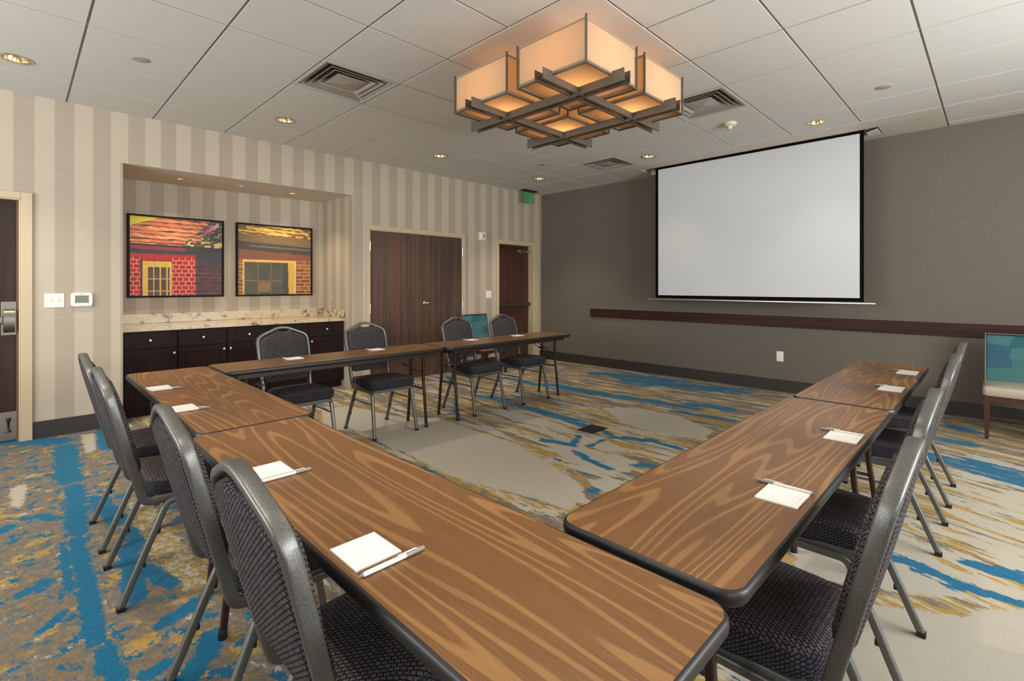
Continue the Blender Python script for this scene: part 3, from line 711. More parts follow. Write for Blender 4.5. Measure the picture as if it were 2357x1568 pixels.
for (i, j), lb in zip(VENT, ['square air diffuser in the ceiling above the niche, left of the pendant', 'square air diffuser half hidden behind the right corner of the pendant', 'farthest square air diffuser, above the corner of the room left of the screen']):
    place(vp, used, (GX+(i+.5)*TS, GY+(j+.5)*TS, ZC), 0, lb)

# ------------------------------------------------------------------ projection screen
ps = thing('projection_screen', (0, 0, 0), 0, 'large white projection screen with black border lowered from the ceiling', 'projection screen')
SY = 6.10
slot = bpy.data.objects.new('trim_2', None); COL.objects.link(slot); slot['kind'] = 'structure'
hb = BM()
for q in ((SX0, SX0+.004, SY0, SY1), (SX1-.004, SX1, SY0, SY1), (SX0, SX1, SY1-.004, SY1)): box(hb, *q, ZC-.004, ZC+.16)
box(hb, SX0, SX1, SY0, SY0+.004, ZC+.0, ZC+.16); box(hb, SX0, SX1, SY0, SY1, ZC+.156, ZC+.16)
link('housing', hb, M['white_paint'], slot)
link('flap', bar(BM(), (-.955, 6.20, ZC-.030), (-.86, 6.20, ZC-.006), .17, .006, up=(0, 0, 1)), M['white_paint'], slot)
link('bracket', bar(BM(), (SX0+.02, 6.33, ZC-.012), (SX0+.10, 6.33, ZC-.012), .012, .03), M['white_paint'], slot)
bl, brr, bt, bb = -3.330, -.975, ZC-.0005, 1.128
wl, wr, wt, wb = -3.288, -1.011, 2.871, 1.167
link('screen_surface', boxm(wl, wr, SY-.0022, SY-.0008, wb, wt), M['screen_white'], ps)
bm = BM(); box(bm, bl, brr, SY-.0008, SY+.0008, bb, bt)
for q in ((bl, wl, bb, bt), (wr, brr, bb, bt), (wl, wr, bb, wb), (wl, wr, wt, bt)): box(bm, q[0], q[1], SY-.0022, SY-.0008, q[2], q[3])
link('border', bm, M['black'], ps)
link('weight_bar', sweep(BM(), [V(-3.435, SY, 1.112), V(-.875, SY, 1.112)], rrect(.026, .020, .006, 3), (0, 0, 1)), M['steel'], ps)
link('roller_tube', rod(BM(), (bl+.01, SY+.055, ZC+.075), (brr-.01, SY+.055, ZC+.075), .045, 20), M['dull_steel'], slot, smooth=True, smooth_angle=40)

# ------------------------------------------------------------------ pendant
PCX, PCY, PZ0, PZ1 = -2.170, 2.740, 2.517, 2.774
pl = thing('pendant_light', (PCX, PCY, 0), 0, 'large square pendant of four cream shades crossed by grey metal bars', 'ceiling light')
HB, GAP = .524, .096; cc = (HB+GAP)/2
for sx, sy in ((-1, -1), (1, -1), (-1, 1), (1, 1)):
    cx, cy = sx*cc, sy*cc; a, h2 = HB/2, .0
    bm = BM(); e = a-.008
    for q in ((-e, e, -e, -e+.002), (-e, e, e-.002, e), (-e, -e+.002, -e, e), (e-.002, e, -e, e)): box(bm, cx+q[0], cx+q[1], cy+q[2], cy+q[3], PZ0+.004, PZ1)
    sh = link('lamp_shade', bm, M['shade'], pl)
    link('bottom_diffuser', boxm(cx-e, cx+e, cy-e, cy+e, PZ0+.022, PZ0+.024), M['shade'], sh)
    link('top_diffuser', boxm(cx-e, cx+e, cy-e, cy+e, PZ1-.012, PZ1-.010), M['shade'], sh)  # unseen cover, added to soften the glow on the ceiling
    bm = BM()
    for u, v in ((-1, -1), (1, -1), (1, 1), (-1, 1)):
        box(bm, cx+u*a-.0055, cx+u*a+.0055, cy+v*a-.0055, cy+v*a+.0055, PZ0-.004, PZ1+.008)
    for s in (-1, 1):
        box(bm, cx-a, cx+a, cy+s*a-.0055, cy+s*a+.0055, PZ0-.004, PZ0+.008); box(bm, cx+s*a-.0055, cx+s*a+.0055, cy-a, cy+a, PZ0-.004, PZ0+.008)
    link('frame', bm, M['fixture_metal'], pl, bevel=.0015)
    link('lamp_tube', rod(BM(), (cx-.09, cy, PZ0+.19), (cx+.09, cy, PZ0+.19), .013, 12), M['tube_lamp'], pl, smooth=True, smooth_angle=40)
    link('stem', rod(BM(), (cx, cy, PZ0+.10), (cx, cy, ZC-.002), .008, 10), M['fixture_metal'], pl, smooth=True, smooth_angle=40)
    l = bpy.data.lights.new('pendant_bulb', 'POINT'); l.energy = PEND_E; l.color = (1, .76, .50); l.shadow_soft_size = .06
    lo = bpy.data.objects.new('pendant_bulb', l); COL.objects.link(lo); lo.location = (cx, cy, PZ0+.13); lo.parent = pl
LB = HB+GAP/2+.095                                 # half length of the bars
for ax in (0, 1):
    for s in (-1, 1):
        bm = BM()
        for d in (-.031, .031):
            y = s*cc+d; z0, z1 = (PZ0-.056, PZ0+.016) if ax == 0 else (PZ0-.049, PZ0+.016)
            q = (-LB, LB, y-.002, y+.002) if ax == 0 else (y-.002, y+.002, -LB, LB)
            # the fins rise beside the shades only; inside they pass below the frames
            box(bm, q[0], q[1], q[2], q[3], z0, PZ0-.006)
            for e0, e1 in ((-LB, -HB-GAP/2-.012), (HB+GAP/2+.012, LB)):
                if ax == 0: box(bm, e0, e1, q[2], q[3], PZ0-.006, z1)
                else: box(bm, q[0], q[1], e0, e1, PZ0-.006, z1)
            f = .010 if d < 0 else -.010
            if ax == 0: box(bm, -LB, LB, min(y, y+f), max(y, y+f), z0, z0+.003)
            else: box(bm, min(y, y+f), max(y, y+f), -LB, LB, z0, z0+.003)
        link('cross_bar', bm, M['fixture_metal'], pl)
# ------------------------------------------------------------------ buffet niche: cabinets, worktop, pictures
FX, BX = -6.0, XN+.002
def knob(par, x, y, z): return link('knob', lathe(BM(), [(.006, 0), (.005, .012), (.013, .018), (.016, .024), (.013, .030), (.004, .032)], 16, (x, y, z), 'x'), M['steel'], par, smooth=True, smooth_angle=50)
def shaker(par, name, y0, y1, z0, z1, kn):
    bm = BM(); x = FX; f = .055 if name == 'door' else .0
    if f:
        box(bm, x-.019, x-.008, y0, y1, z0, z1)
        for q in ((y0, y0+f, z0, z1), (y1-f, y1, z0, z1), (y0+f, y1-f, z0, z0+f), (y0+f, y1-f, z1-f, z1)): box(bm, x-.008, x, q[0], q[1], q[2], q[3])
    else: box(bm, x-.019, x, y0, y1, z0, z1)
    d = link(name, bm, M['cabinet'], par, bevel=.0015); knob(d, x, *kn); return d
def cabinet(y0, y1, cols, label):
    c = thing('base_cabinet', (0, 0, 0), 0, label, 'cabinet', 'dark cabinets under the granite worktop')
    bm = BM(); box(bm, BX, FX-.020, y0+.001, y1-.001, .09, .842); box(bm, BX, FX-.075, y0+.001, y1-.001, 0, .09)
    link('body', bm, M['cabinet'], c)
    for (a, b, side) in cols:
        shaker(c, 'drawer', a+.004, b-.004, .672, .832, ((a+b)/2, .752))
        shaker(c, 'door', a+.004, b-.004, .100, .662, (b-.032 if side == 'r' else a+.032, .612))
    return c
cabinet(.692, 1.151, [(.692, 1.151, 'r')], 'dark single door cabinet at the left end of the niche')
cabinet(1.151, 2.040, [(1.151, 1.600, 'r'), (1.600, 2.040, 'l')], 'dark double door cabinet in the middle, mostly left of the first back chair')
cabinet(2.040, 2.930, [(2.040, 2.488, 'r'), (2.488, 2.930, 'l')], 'dark double door cabinet at the right end of the niche')
ct = thing('countertop', (0, 0, 0), 0, 'speckled cream granite worktop with upstands along the niche', 'countertop')
link('slab', boxm(XN+.001, FX+.028, NY0+.001, NY1-.001, .846, .884), M['granite'], ct, bevel=.003)
link('backsplash', boxm(XN+.001, XN+.022, NY0+.001, NY1-.001, .885, .987), M['granite'], ct, bevel=.002)
link('side_splash', boxm(XN+.023, FX+.026, NY1-.021, NY1-.001, .885, .987), M['granite'], ct, bevel=.002)

# painted pictures: colours worked out on a fine grid
def rnd2(a, b):
    v = math.sin(a*127.1+b*311.7)*43758.5453; return v-math.floor(v)
def vnoise(x, y):
    xi, yi = math.floor(x), math.floor(y); fx, fy = x-xi, y-yi; fx = fx*fx*(3-2*fx); fy = fy*fy*(3-2*fy)
    return (rnd2(xi, yi)*(1-fx)+rnd2(xi+1, yi)*fx)*(1-fy)+(rnd2(xi, yi+1)*(1-fx)+rnd2(xi+1, yi+1)*fx)*fy
def mixc(a, b, t): return tuple(x*(1-t)+y*t for x, y in zip(a, b))
def bricks(u, v, bw, bh, brick, mortar, m=.18):
    r = math.floor(v/bh); uu = u/bw+(.5 if r % 2 else 0)+.15*rnd2(r, 3); fu = uu-math.floor(uu); fv = v/bh-r
    if fv < m or fu < m*bh/bw*1.1: return mortar
    return mixc(brick, tuple(x*.72 for x in brick), rnd2(r, math.floor(uu)))
def art_red(u, v):
    n = vnoise(u*40, v*40); n2 = vnoise(u*14+5, v*60)
    ridge = .86-.95*v+.02*n
    if v < .34+.02*u:
        if v < .125*(1-u/.29)+.01*(n-.5): return (226, 206, 40)
        if u < ridge or (u < .75 and abs(u-.70) < .055 and .20 < v < .29):
            k = (v-.015*u)/.053+.35*(n2-.5); r = math.floor(k); f = k-r
            if f < .24: return mixc((66, 30, 18), (120, 50, 24), n)
            c = (214, 116, 60) if r % 2 else (224, 148, 108)
            cc_ = rnd2(r, math.floor(u*9-v*14)); c = mixc(c, (240, 190, 140), cc_*.7)
            return mixc(c, (170, 74, 34), .55*vnoise(u*22-v*30, v*16))
        if .79 < u < .96 and abs(v-(.155-(u-.80)*.75)) < .028: return mixc((196, 40, 120), (226, 180, 190), (u-.79)/.17)
        c = mixc((44, 38, 30), (96, 90, 62), n); s = vnoise(u*26, v*48)
        if s > .72: c = mixc(c, (190, 160, 110), .8)
        if v > .28 and s > .55: c = (206, 178, 96)
        return c
    if v < .365+.02*u: return mixc((30, 22, 22), (54, 40, 36), n)
    if v < .405+.025*u and u < .575: return mixc((150, 52, 48), (126, 40, 44), n2)
    if v < .455+.02*n and u < .69 or (u >= .69 and v < .52+.05*n): return mixc((44, 40, 50), (60, 58, 60), n2)
    if u < .69:
        if .125 < u < .43 and v > .56:
            if u < .165 or v < .625 or .405 < u < .43: return mixc((232, 198, 74), (214, 166, 56), n)
            fu = (u-.165)/.068; fv = (v-.625)/.155
            if fu-math.floor(fu) < .20 or fv-math.floor(fv) < .075: return (226, 190, 92)
            return mixc((70, 50, 40), (110, 66, 44), vnoise(u*40, v*20))
        if .105 < u < .43 and v > .54: return (70, 16, 14) if u < .125 else (150, 24, 18)
        if .10 < u < .43: return mixc((206, 26, 18), (150, 26, 20), .8 if int(u*85) % 2 else .1*n)
        if v < .505: return mixc((150, 40, 30), (196, 34, 22), (v-.455)/.05)
        return bricks(u, v, .068, .054, (198, 22, 20), (238, 142, 112))
    return mixc(bricks(u, v, .12, .054, (84, 44, 48), (124, 70, 62), .13), (58, 50, 58), max(0, min(1, (.68-v)*5)))
def art_brown(u, v):
    n = vnoise(u*40, v*40); n2 = vnoise(u*16, v*70)
    if v < .125+.03*u:
        k = (v-.05*u)/.05+.5*(n2-.5); f = k-math.floor(k); s = vnoise(u*12+math.floor(k)*3, v*8)
        if f > .35 and s > .38: return mixc((240, 206, 110), (206, 152, 50), n)
        return mixc((108, 78, 42), (140, 98, 50), n)
    if v < .235+.05*u: return mixc((116, 96, 62), (136, 104, 64), n2)
    if v < .365+.05*u-.02*n:
        if abs(v-(.292+.035*u)) < .012 and u > .15: return (112, 98, 86)
        return mixc((62, 56, 56), (80, 66, 56), n2)
    if .06 < u < .78 and v > .495:
        if u < .082 or v < .53: return mixc((236, 194, 104), (206, 152, 66), n*.6)
        if u > .755: return (236, 190, 96)
        if u > .665: return mixc((206, 160, 66), (222, 178, 84), n) if u-.665 > (v-.53)*.02 else (80, 60, 40)
        iu, iv = (u-.085)/.58, (v-.53)/.47
        c = mixc((70, 70, 58), (92, 82, 64), vnoise(u*9, v*9))
        if u > .585: return (66, 72, 68)
        if abs(u-.255) < .008 or abs(u-.43) < .008 or abs(u-.583) < .006: return (104, 94, 76)
        if abs(v-.80) < .010: return (116, 102, 82)
        if .265 < u < .42 and .82 < v < .965: return mixc((150, 118, 66), (120, 96, 60), n)
        return c
    if v < .50: return mixc((142, 84, 50), (122, 74, 50), .7 if int(u*70) % 2 else .2)
    return bricks(u, v, .14, .055, (166, 98, 54), (208, 158, 96), .16)
def picture(y0, y1, z0, z1, fn, label):
    xb = XN+.002; fr = .020; dp = .040
    p = thing('framed_picture', (xb, (y0+y1)/2, z0), 0, label, 'picture'); W = (y1-y0)/2; Hh = z1-z0
    bm = BM()
    for q in ((-W, -W+fr, 0, Hh), (W-fr, W, 0, Hh), (-W+fr, W-fr, 0, fr), (-W+fr, W-fr, Hh-fr, Hh)): box(bm, 0, dp, q[0], q[1], q[2], q[3])
    link('frame', bm, M['art_frame'], p, bevel=.002)
    nx = nz = 200; a0, a1, b0, b1 = -W+fr, W-fr, fr, Hh-fr
    vs = [(dp-.012, a0+(a1-a0)*i/nx, b0+(b1-b0)*j/nz) for j in range(nz+1) for i in range(nx+1)]
    fs = [(j*(nx+1)+i, j*(nx+1)+i+1, (j+1)*(nx+1)+i+1, (j+1)*(nx+1)+i) for j in range(nz) for i in range(nx)]
    nb = len(vs); vs += [(0, a0, b0), (0, a1, b0), (0, a1, b1), (0, a0, b1)]; fs.append((nb, nb+3, nb+2, nb+1))
    me = bpy.data.meshes.new('canvas'); me.from_pydata(vs, [], fs)
    at = me.color_attributes.new('paint', 'FLOAT_COLOR', 'CORNER'); cols = []
    for j in range(nz):
        for i in range(nx):
            c = lin(fn((i+.5)/nx, 1-(j+.5)/nz)); cols += [*c, 1]*4
    cols += [.1, .08, .06, 1]*4
    at.data.foreach_set('color', cols); me.materials.append(M['art'])
    o = bpy.data.objects.new('canvas', me); COL.objects.link(o); o.parent = p
picture(.822, 1.735, 1.165, 2.070, art_red, 'painting of a red brick house with tiled roof, left one in the niche')
picture(1.868, 2.796, 1.165, 2.070, art_brown, 'painting of a brown brick house with a wide window, right one in the niche')

# ------------------------------------------------------------------ banquet chairs
def xb(z): return -.203-(z-.50)*.245     # rake of the back
def banquet_chair():
    c = thing('banquet_chair', (0, 0, 0), 0, 'x', 'chair', 'grey crown back banquet chairs around the tables')
    prof = rrect(.036, .022, .006, 3)                      # (in path plane, across)
    for s in (-1, 1):
        yt, yf = s*.192, s*.208
        def leg(pts, nm):
            l = link('leg', sweep(BM(), fillet(pts, .05, 6), rrect(.025, .025, .006, 3), (0, 1, s*.03)), M['chair_metal'], c, smooth=True, smooth_angle=35)
            return l
        rear = leg([(-.045, yt, .386), (-.100, yt, .386), (-.257, yf, .012)], 'rear')
        front = leg([(.105, yt, .386), (.185, yt, .384), (.252, yf, .012)], 'front')
        for l, x in ((rear, -.257), (front, .254)): link('glide', boxm(x-.014, x+.014, yf-.014, yf+.014, 0, .020), M['black_plastic'], l, bevel=.003)
        for t in (.30, .62):
            p = V(-.100, yt, .386).lerp(V(-.257, yf, .012), t); link('bumper', boxm(p.x+.010, p.x+.022, p.y-.008, p.y+.008, p.z-.010, p.z+.010), M['black_plastic'], rear, bevel=.003)
        bm = BM(); a = V(-.100, yt, .386).lerp(V(-.257, yf, .012), .27); b = V(.185, yt, .384).lerp(V(.252, yf, .012), .27)
        link('stretcher', rod(bm, a, b, .006, 10), M['chair_metal'], c, smooth=True, smooth_angle=40)
    bm = BM()
    for s in (-1, 1): bar(bm, (-.06, s*.192, .386), (.12, s*.192, .386), .025, .025, up=(0, 0, 1))
    sweep(bm, fillet([(-.14, -.172, .405), (.215, -.190, .405), (.215, .190, .405), (-.14, .172, .405)], .04, 5), rrect(.012, .026, .003, 2), (0, 0, 1))
    bar(bm, (.188, -.19, .384), (.188, .19, .384), .022, .022); bar(bm, (-.135, -.19, .384), (-.135, .19, .384), .022, .022)
    link('seat_frame', bm, M['chair_metal'], c)
    # back frame: from the side rails, up and over the crown
    half = [(.185, .46), (.190, .58), (.199, .74), (.200, .832), (.194, .864), (.168, .888), (.045, .940), (0, .946)]
    def bp(y, z): return V(xb(z), y, z)
    path = [V(.10, -.183, .400), V(-.178, -.183, .400)]+[bp(-y, z) for y, z in half[:4]]
    arch = [(y, z) for y, z in half[4:]]
    path += [bp(-y, z) for y, z in arch]+[bp(y, z) for y, z in reversed(arch[:-1])]+[bp(y, z) for y, z in reversed(half[:4])]+[V(-.178, .183, .400), V(.10, .183, .400)]
    path = fillet(path[:3], .055, 5)[:-1]+fillet(path[2:-2], .030, 3)+fillet(path[-3:], .055, 5)[1:]
    # section: 22 mm seen from the front, 36 mm deep; oriented by hand so it never twists
    rings = []; n = len(path)
    for i, p in enumerate(path):
        t = (path[min(i+1, n-1)]-path[max(i-1, 0)]).normalized()
        across = V(0, p.y, (p.z-.62) if p.z > .80 else 0)
        across = across-t*across.dot(t); across.normalize()
        dep = t.cross(across).normalized()
        rings.append([p+across*a+dep*b for a, b in rrect(.021, .034, .006, 3)])
    bm = BM(); loft(bm, rings); link('back_frame', bm, M['chair_metal'], c, smooth=True, smooth_angle=40)
    # upholstered back
    out = [(.176, .56), (.180, .64), (.189, .74), (.191, .82), (.186, .850), (.162, .872), (.10, .898), (.060, .913), (.038, .904), (0, .900)]
    o2 = [(-.150, .515), (-.170, .53)]+[(-y, z) for y, z in out]+[(y, z) for y, z in reversed(out[:-1])]+[(.170, .53), (.150, .515)]
    cy, cz = 0, .715; rings = []
    for k, d in ((.0, 0), (.93, -.020), (.985, -.015), (1, -.004), (1, .008), (.975, .022), (.90, .031), (.6, .036), (.25, .038)):
        if k == 0: continue
        rings.append([bp(cy+(y-cy)*k, cz+(z-cz)*k)+V(.98, 0, .15)*d for y, z in o2])
    rings.insert(0, [bp(cy+(y-cy)*.4, cz+(z-cz)*.4)+V(.98, 0, .15)*-.024 for y, z in o2])
    bm = BM(); loft(bm, rings)
    link('backrest', bm, M['seat_fabric'], c, smooth=True, smooth_angle=60, uv=True)
    bm = BM(); sweep(bm, [bp(y, z)+V(.010, 0, 0) for y, z in ((-.055, .920), (-.034, .905), (.034, .905), (.055, .920))], rrect(.004, .022, .001, 2), (1, 0, .15))
    link('handle_lip', bm, M['chair_metal'], c)
    # seat
    so_ = []
    def arc(cx, cy_, r, a0, a1, n=6): return [(cx+r*math.cos(math.radians(a0+(a1-a0)*k/n)), cy_+r*math.sin(math.radians(a0+(a1-a0)*k/n))) for k in range(n+1)]
    so_ += arc(.185, .155, .055, 0, 82)+arc(-.085, .105, .085, 92, 175)+arc(-.085, -.105, .085, 185, 268)+arc(.185, -.155, .055, -82, 0)
    rings = []
    for k, z in ((.6, .404), (.95, .404), (.985, .410), (1, .424), (1.01, .442), (1.0, .462), (.975, .474), (.93, .481), (.80, .487), (.5, .491), (.2, .492)):
        rings.append([V(.02+(x-.02)*k, y*k, z+.008*(x-.02)) for x, y in so_])
    bm = BM(); loft(bm, rings[3:7], cap=False)
    sd2 = rings
    bm.free(); bm = BM(); loft(bm, rings)
    for f in bm.faces:
        f.material_index = 1 if f.calc_center_median().z < .471 else 0
    link('seat', bm, [M['seat_fabric'], M['side_fabric']], c, smooth=True, smooth_angle=60, uv=True)
    return c
cp = banquet_chair(); used = []
CH = [  # x, y, heading, label
 (-3.31, .545, PI/2, 'grey banquet chair at the left table row nearest the striped wall'),
 (-2.70, .545, PI/2, 'grey banquet chair second from the striped wall at the left table row'),
 (-1.715, .605, PI/2, 'grey banquet chair seen from behind at the left row, next to the nearest one'),
 (-1.055, .610, PI/2, 'nearest grey banquet chair at the left row, its woven back filling the lower left'),
 (-3.985, 1.56, 0, 'grey banquet chair behind the back table in front of the dark cabinets'),
 (-3.965, 2.295, 0, 'grey banquet chair behind the back table left of the closet doors'),
 (-3.945, 3.375, 0, 'grey banquet chair behind the back table in front of the closet doors'),
 (-3.930, 4.060, 0, 'grey banquet chair at the far end of the back table before the exit door'),
 (-.443, 1.400, PI, 'nearest grey banquet chair at the right table row, bottom right'),
 (-.455, 2.130, PI, 'grey banquet chair second nearest at the right table row'),
 (-.455, 3.300, PI, 'grey banquet chair third nearest at the right table row'),
 (-.455, 4.010, PI, 'farthest grey banquet chair at the right table row, near the teal armless chair'),
]
for x, y, a, lb in CH: place(cp, used, (x, y, 0), a, lb)

# ------------------------------------------------------------------ folding tables
TZ = .72
def folding_table(L, W, label, loc, rz):
    t = thing('folding_table', loc, rz, label, 'table', 'wood grain folding tables set in a U')
    r = .05; e = .008
    pr = rrect(L-2*e, W-2*e, r-e, 7)
    bm = BM(); loft(bm, [[V(a, b, TZ-.026) for a, b in pr], [V(a, b, TZ) for a, b in pr]], cap=False)
    for z in (TZ-.026, TZ): bm.faces.new([bm.verts.new((a, b, z)) for a, b in pr])
    bmesh.ops.remove_doubles(bm, verts=bm.verts, dist=1e-5)
    link('tabletop', bm, M['table'], t)
    bm = BM(); sweep(bm, [V(a, b, TZ-.016) for a, b in rrect(L-2*e, W-2*e, r-e, 9)], [(0, .0155), (.004, .0150), (.0075, .010), (.009, 0), (.0075, -.010), (.004, -.016), (0, -.018)], (0, 0, 1), closed=True)
    link('edge_band', bm, M['tmold'], t, smooth=True, smooth_angle=50)
    bm = BM(); a, b = L/2-.085, W/2-.055
    for s in (-1, 1):
        box(bm, -a, a, s*b-.010, s*b+.010, TZ-.068, TZ-.026); box(bm, s*a-.010, s*a+.010, -b, b, TZ-.068, TZ-.026)
    link('apron', bm, M['brown_metal'], t, bevel=.002)
    for s in (-1, 1):
        x = s*(L/2-.165); ys = W/2-.095
        for q in (-1, 1):
            pts = fillet([(x, q*(ys-.03), TZ-.055), (x, q*(ys-.03), .42), (x, q*(ys-.01), .30), (x, q*(ys+.02), 0.006)], .06, 5)
            lg = link('leg', sweep(BM(), pts, rrect(.024, .024, .007, 3), (1, 0, 0)), M['brown_metal'], t, smooth=True, smooth_angle=40)
            link('foot_cap', lathe(BM(), [(.015, 0), (.016, .006), (.015, .03), (.013, .034)], 14, (x, q*(ys+.02), 0)), M['black_plastic'], lg, smooth=True, smooth_angle=40)
        bm = BM(); rod(bm, (x, -ys+.03, TZ-.048), (x, ys-.03, TZ-.048), .011); link('pivot_bar', bm, M['brown_metal'], t)
        link('cross_brace', rod(BM(), (x, -ys+.008, .345), (x, ys-.008, .345), .008), M['brown_metal'], t)
        bm = BM(); m = V(x-s*.115, 0, TZ-.21)
        for q in (-1, 1): bar(bm, (x, q*.05, .50), (x-s*.12, q*.05, TZ-.155), .016, .005); bar(bm, (x-s*.12, q*.05, TZ-.155), (x-s*.30, q*.05, TZ-.055), .016, .005)
        rod(bm, (x, -ys+.03, .50), (x, ys-.03, .50), .005); rod(bm, (x-s*.12, -.056, TZ-.155), (x-s*.12, .056, TZ-.155), .007)
        link('folding_brace', bm, M['brown_metal'], t)
    return t
folding_table(1.853, .462, 'wood grain table at the far end of the left row by the cabinets', ((-4.058-2.205)/2, .720, 0), 0)
folding_table(1.869, .448, 'nearest wood grain table, running across the bottom of the view', ((-2.199-.330)/2, .677, 0), 0)
folding_table(1.880, .442, 'wood grain table of the right row that meets the nearest table', (-.559, (.925+2.815)/2-.0, 0), PI/2)
folding_table(1.695, .432, 'farthest wood grain table of the right row, toward the taupe wall', (-.552, (2.826+4.521)/2, 0), PI/2)
folding_table(1.825, .450, 'left wood grain table of the back row before the dark cabinets', (-3.885, (.962+2.787)/2, 0), PI/2)
folding_table(1.83, .455, 'right wood grain table of the back row reaching toward the exit door', (-3.855, (2.800+4.630)/2, 0), PI/2-.004)

# ------------------------------------------------------------------ notepads and pens
def notepad(label, x, y, rz, w=.118, d=.106):
    o_bm = BM(); box(o_bm, -w/2, w/2, -d/2, d/2, .0005, .0045)
    l = o_bm.loops.layers.uv.verify()
    for f in o_bm.faces:
        for lp in f.loops: lp[l].uv = ((lp.vert.co.x+w/2)/w, (lp.vert.co.y+d/2)/d) if f.normal.z > .5 or abs(lp.vert.co.z-.0045) < 1e-5 else (.5, .9)
    o = link('notepad', o_bm, M['paper']); o.location = (x, y, TZ); o.rotation_euler = (0, 0, rz)
    return prop(o, label, 'notepad', 'white notepads laid out on the tables')
def pen_proto():
    p = thing('pen', (0, 0, 0), 0, 'x', 'pen', 'white pens beside the notepads')
    link('barrel', lathe(BM(), [(.0040, -.068), (.0050, -.064), (.0052, -.02), (.0050, .030)], 14, axis='y'), M['pen_body'], p, smooth=True, smooth_angle=40)
    link('tip', lathe(BM(), [(.0008, -.078), (.0018, -.074), (.0040, -.068)], 12, axis='y'), M['pen_grey'], p, smooth=True, smooth_angle=40)
    link('grip_end', lathe(BM(), [(.0053, .030), (.0055, .034), (.0053, .072), (.0040, .076)], 14, axis='y'), M['pen_grey'], p, smooth=True, smooth_angle=40)
    bm = BM(); box(bm, -.002, .002, .010, .058, .0058, .0074); box(bm, -.002, .002, .054, .058, .004, .0074); link('clip', bm, M['pen_body'], p, bevel=.0006)
    return p
pp = pen_proto(); used = []
def setting(x, y, kind, who):
    if kind == 'L': rz, px, py, pr = 0, x+.082, y+.018, 0
    elif kind == 'R': rz, px, py, pr = PI, x-.012, y+.066, PI/2
    else: rz, px, py, pr = -PI/2, x+.01, y-.066, PI/2
    notepad('small blank white notepad '+who, x, y, rz if kind != 'R' else PI/2)
    place(pp, used, (px, py, TZ+.0058), pr, 'white pen beside the notepad '+who)
setting(-.977, .528, 'L', 'in front of the nearest left row chair'); setting(-1.616, .548, 'L', 'in front of the second nearest left row chair')
setting(-2.735, .542, 'L', 'in front of the third left row chair'); setting(-3.362, .557, 'L', 'at the far left corner nearest the striped wall')
setting(-.418, 1.463, 'R', 'in front of the nearest right row chair'); setting(-.415, 2.188, 'R', 'in front of the second nearest right row chair')
setting(-.418, 3.388, 'R', 'in front of the third right row chair'); setting(-.418, 4.088, 'R', 'in front of the farthest right row chair')
setting(-3.968, 1.530, 'B', 'on the back table before the dark cabinets'); setting(-3.990, 2.258, 'B', 'on the back table left of the closet doors')
setting(-3.985, 3.365, 'B', 'on the back table before the closet doors'); setting(-3.935, 4.020, 'B', 'at the back table end near the exit door')

# ------------------------------------------------------------------ teal lobby chairs
def lobby_chair():
    c = thing('side_chair', (0, 0, 0), 0, 'x', 'chair', 'armless chairs with teal patterned backs')
    W = .25
    def slab(y0, x0, z0, x1, z1): pass
    pr = rrect(2*W, .45, .03, 5)
    rings = [[V(x*k, y*kk, z) for y, x in pr] for k, kk, z in ((.97, .97, .365), (1, 1, .372), (1, 1, .425), (.98, .98, .440), (.9, .92, .447), (.4, .4, .452))]
    bm = BM(); loft(bm, rings); link('seat', bm, M['cream_vinyl'], c, smooth=True, smooth_angle=50)
    def back(y, z, d): return V(-.185-(z-.43)*.20+d, y, z)
    pr = [(y, z+.635) for y, z in rrect(.46, .43, .012, 3)]
    bm = BM(); loft(bm, [[back(y*k, .635+(z-.635)*k, d) for y, z in pr] for k, d in ((.99, -.045), (1, -.04), (1, .012), (.985, .022), (.9, .026), (.4, .028))])
    link('backrest', bm, M['teal'], c, smooth=True, smooth_angle=50, uv=True)
    bm = BM(); sweep(bm, [back(y, z, .010) for y, z in ((-.236, .425), (-.236, .857), (.236, .857), (.236, .425))], rrect(.014, .050, .005, 3), (1, 0, .2))
    link('piping', bm, M['welt'], c, bevel=.001)
    bm = BM()
    for s in (-1, 1): box(bm, -.19, .20, s*.225-.011, s*.225+.011, .315, .366)
    box(bm, .185, .207, -.225, .225, .315, .366); box(bm, -.2, -.18, -.225, .225, .315, .366); link('apron', bm, M['leg_wood'], c, bevel=.002)
    for sx, sy in ((1, 1), (1, -1), (-1, 1), (-1, -1)):
        x, y = sx*.197, sy*.222; xo = 0 if sx > 0 else -.06
        link('leg', loft(BM(), [[V(x+a*k+xo*(1-z/.366), y+b*k, z) for a, b in ((-.020, -.020), (.020, -.020), (.020, .020), (-.020, .020))] for k, z in ((.62, 0), (1, .30), (1, .366))]), M['leg_wood'], c)
    for sy in (-1, 1): link('stretcher', boxm(-.22, .19, sy*.222-.008, sy*.222+.008, .13, .16), M['leg_wood'], c)
    link('stretcher', boxm(-.012, .012, -.214, .214, .13, .16), M['leg_wood'], c)
    return c
lc = lobby_chair(); used = []
place(lc, used, (.165, 5.945, 0), -PI/2, 'cream and teal armless chair against the taupe wall at the right edge')
place(lc, used, (-5.42, 4.86, 0), 0, 'teal backed armless chair against the striped wall behind the back row')

# floor power box
fb = thing('floor_box', (-2.607, 3.628, 0), .02, 'small dark square floor box in the carpet inside the U of tables', 'floor outlet')
link('lid', boxm(-.075, .075, -.105, .105, .001, .007), M['black_plastic'], fb, bevel=.002)
link('flange', boxm(-.085, .085, -.115, .115, .0005, .004), M['black_plastic'], fb, bevel=.001)

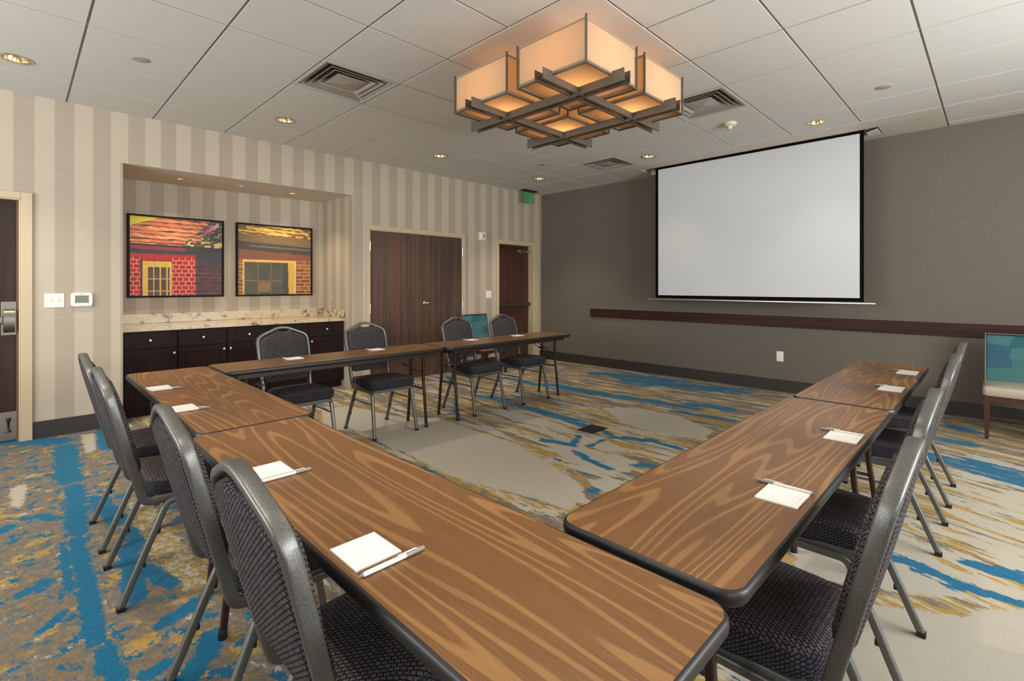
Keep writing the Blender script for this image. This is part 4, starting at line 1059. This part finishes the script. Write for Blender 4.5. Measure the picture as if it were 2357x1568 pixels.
# ------------------------------------------------------------------ light
def area(name, loc, rot, sx, sy, e, col=(1, 1, 1)):
    l = bpy.data.lights.new(name, 'AREA'); l.shape = 'RECTANGLE'; l.size = sx; l.size_y = sy; l.energy = e; l.color = col
    o = bpy.data.objects.new(name, l); COL.objects.link(o); o.location = loc; o.rotation_euler = rot; return o
for i, (a, b) in enumerate(SW): area('window_daylight', ((a+b)/2, YS-.02, 1.65), (PI/2+.50, 0, 0), b-a-.1, 1.6, FILL_E, (.96, .98, 1.0))  # added fill lamp in the made-up south window, tilted up to the ceiling
for i, (a, b) in enumerate(EW): area('window_daylight', (XE+.02, (a+b)/2, 1.65), (PI/2+.38, 0, PI/2), b-a-.1, 1.6, EAST_E*(.35, 1.5)[i], (.97, .98, 1.0))
for x, y in DL:
    l = bpy.data.lights.new('downlight_lamp', 'SPOT'); l.energy = DL_E*(.2 if y > 5.4 and x > -4 else 1); l.color = (1, .88, .74); l.spot_size = math.radians(92); l.spot_blend = .85; l.shadow_soft_size = .05
    o = bpy.data.objects.new('downlight_lamp', l); COL.objects.link(o); o.location = (x, y, ZC+.03)  # spots without a fixture below are added fill, out of view
for x, y in ND:
    l = bpy.data.lights.new('niche_lamp', 'SPOT'); l.energy = ND_E; l.color = (1, .82, .60); l.spot_size = math.radians(110); l.spot_blend = .8; l.shadow_soft_size = .03
    o = bpy.data.objects.new('niche_lamp', l); COL.objects.link(o); o.location = (x, y, NZ+.02)
w = bpy.data.worlds.new('world'); scene.world = w; w.use_nodes = True; bg = w.node_tree.nodes['Background']
bg.inputs[0].default_value = (.75, .85, 1, 1); bg.inputs[1].default_value = 1.0

# ------------------------------------------------------------------ camera
cam = bpy.data.cameras.new('camera'); co = bpy.data.objects.new('camera', cam); COL.objects.link(co); scene.camera = co
cam.sensor_width = 36; cam.lens = 1126.6/2357*36; cam.clip_start = .05
cam.shift_x = -(1191.9-1178.5)/2357; cam.shift_y = -(784-657.3)/2357
co.location = (0, 0, 1.298); co.rotation_euler = (PI/2, 0, .774)
scene.view_settings.view_transform = 'Standard'; scene.view_settings.look = 'None'; scene.view_settings.gamma = 1
scene.view_settings.use_curve_mapping = False; scene.view_settings.exposure = EXPO
scene.cycles.use_denoising = True; scene.cycles.max_bounces = 8; scene.cycles.diffuse_bounces = 5; scene.cycles.transparent_max_bounces = 8
scene.cycles.caustics_reflective = False; scene.cycles.caustics_refractive = False; scene.cycles.sample_clamp_indirect = 6
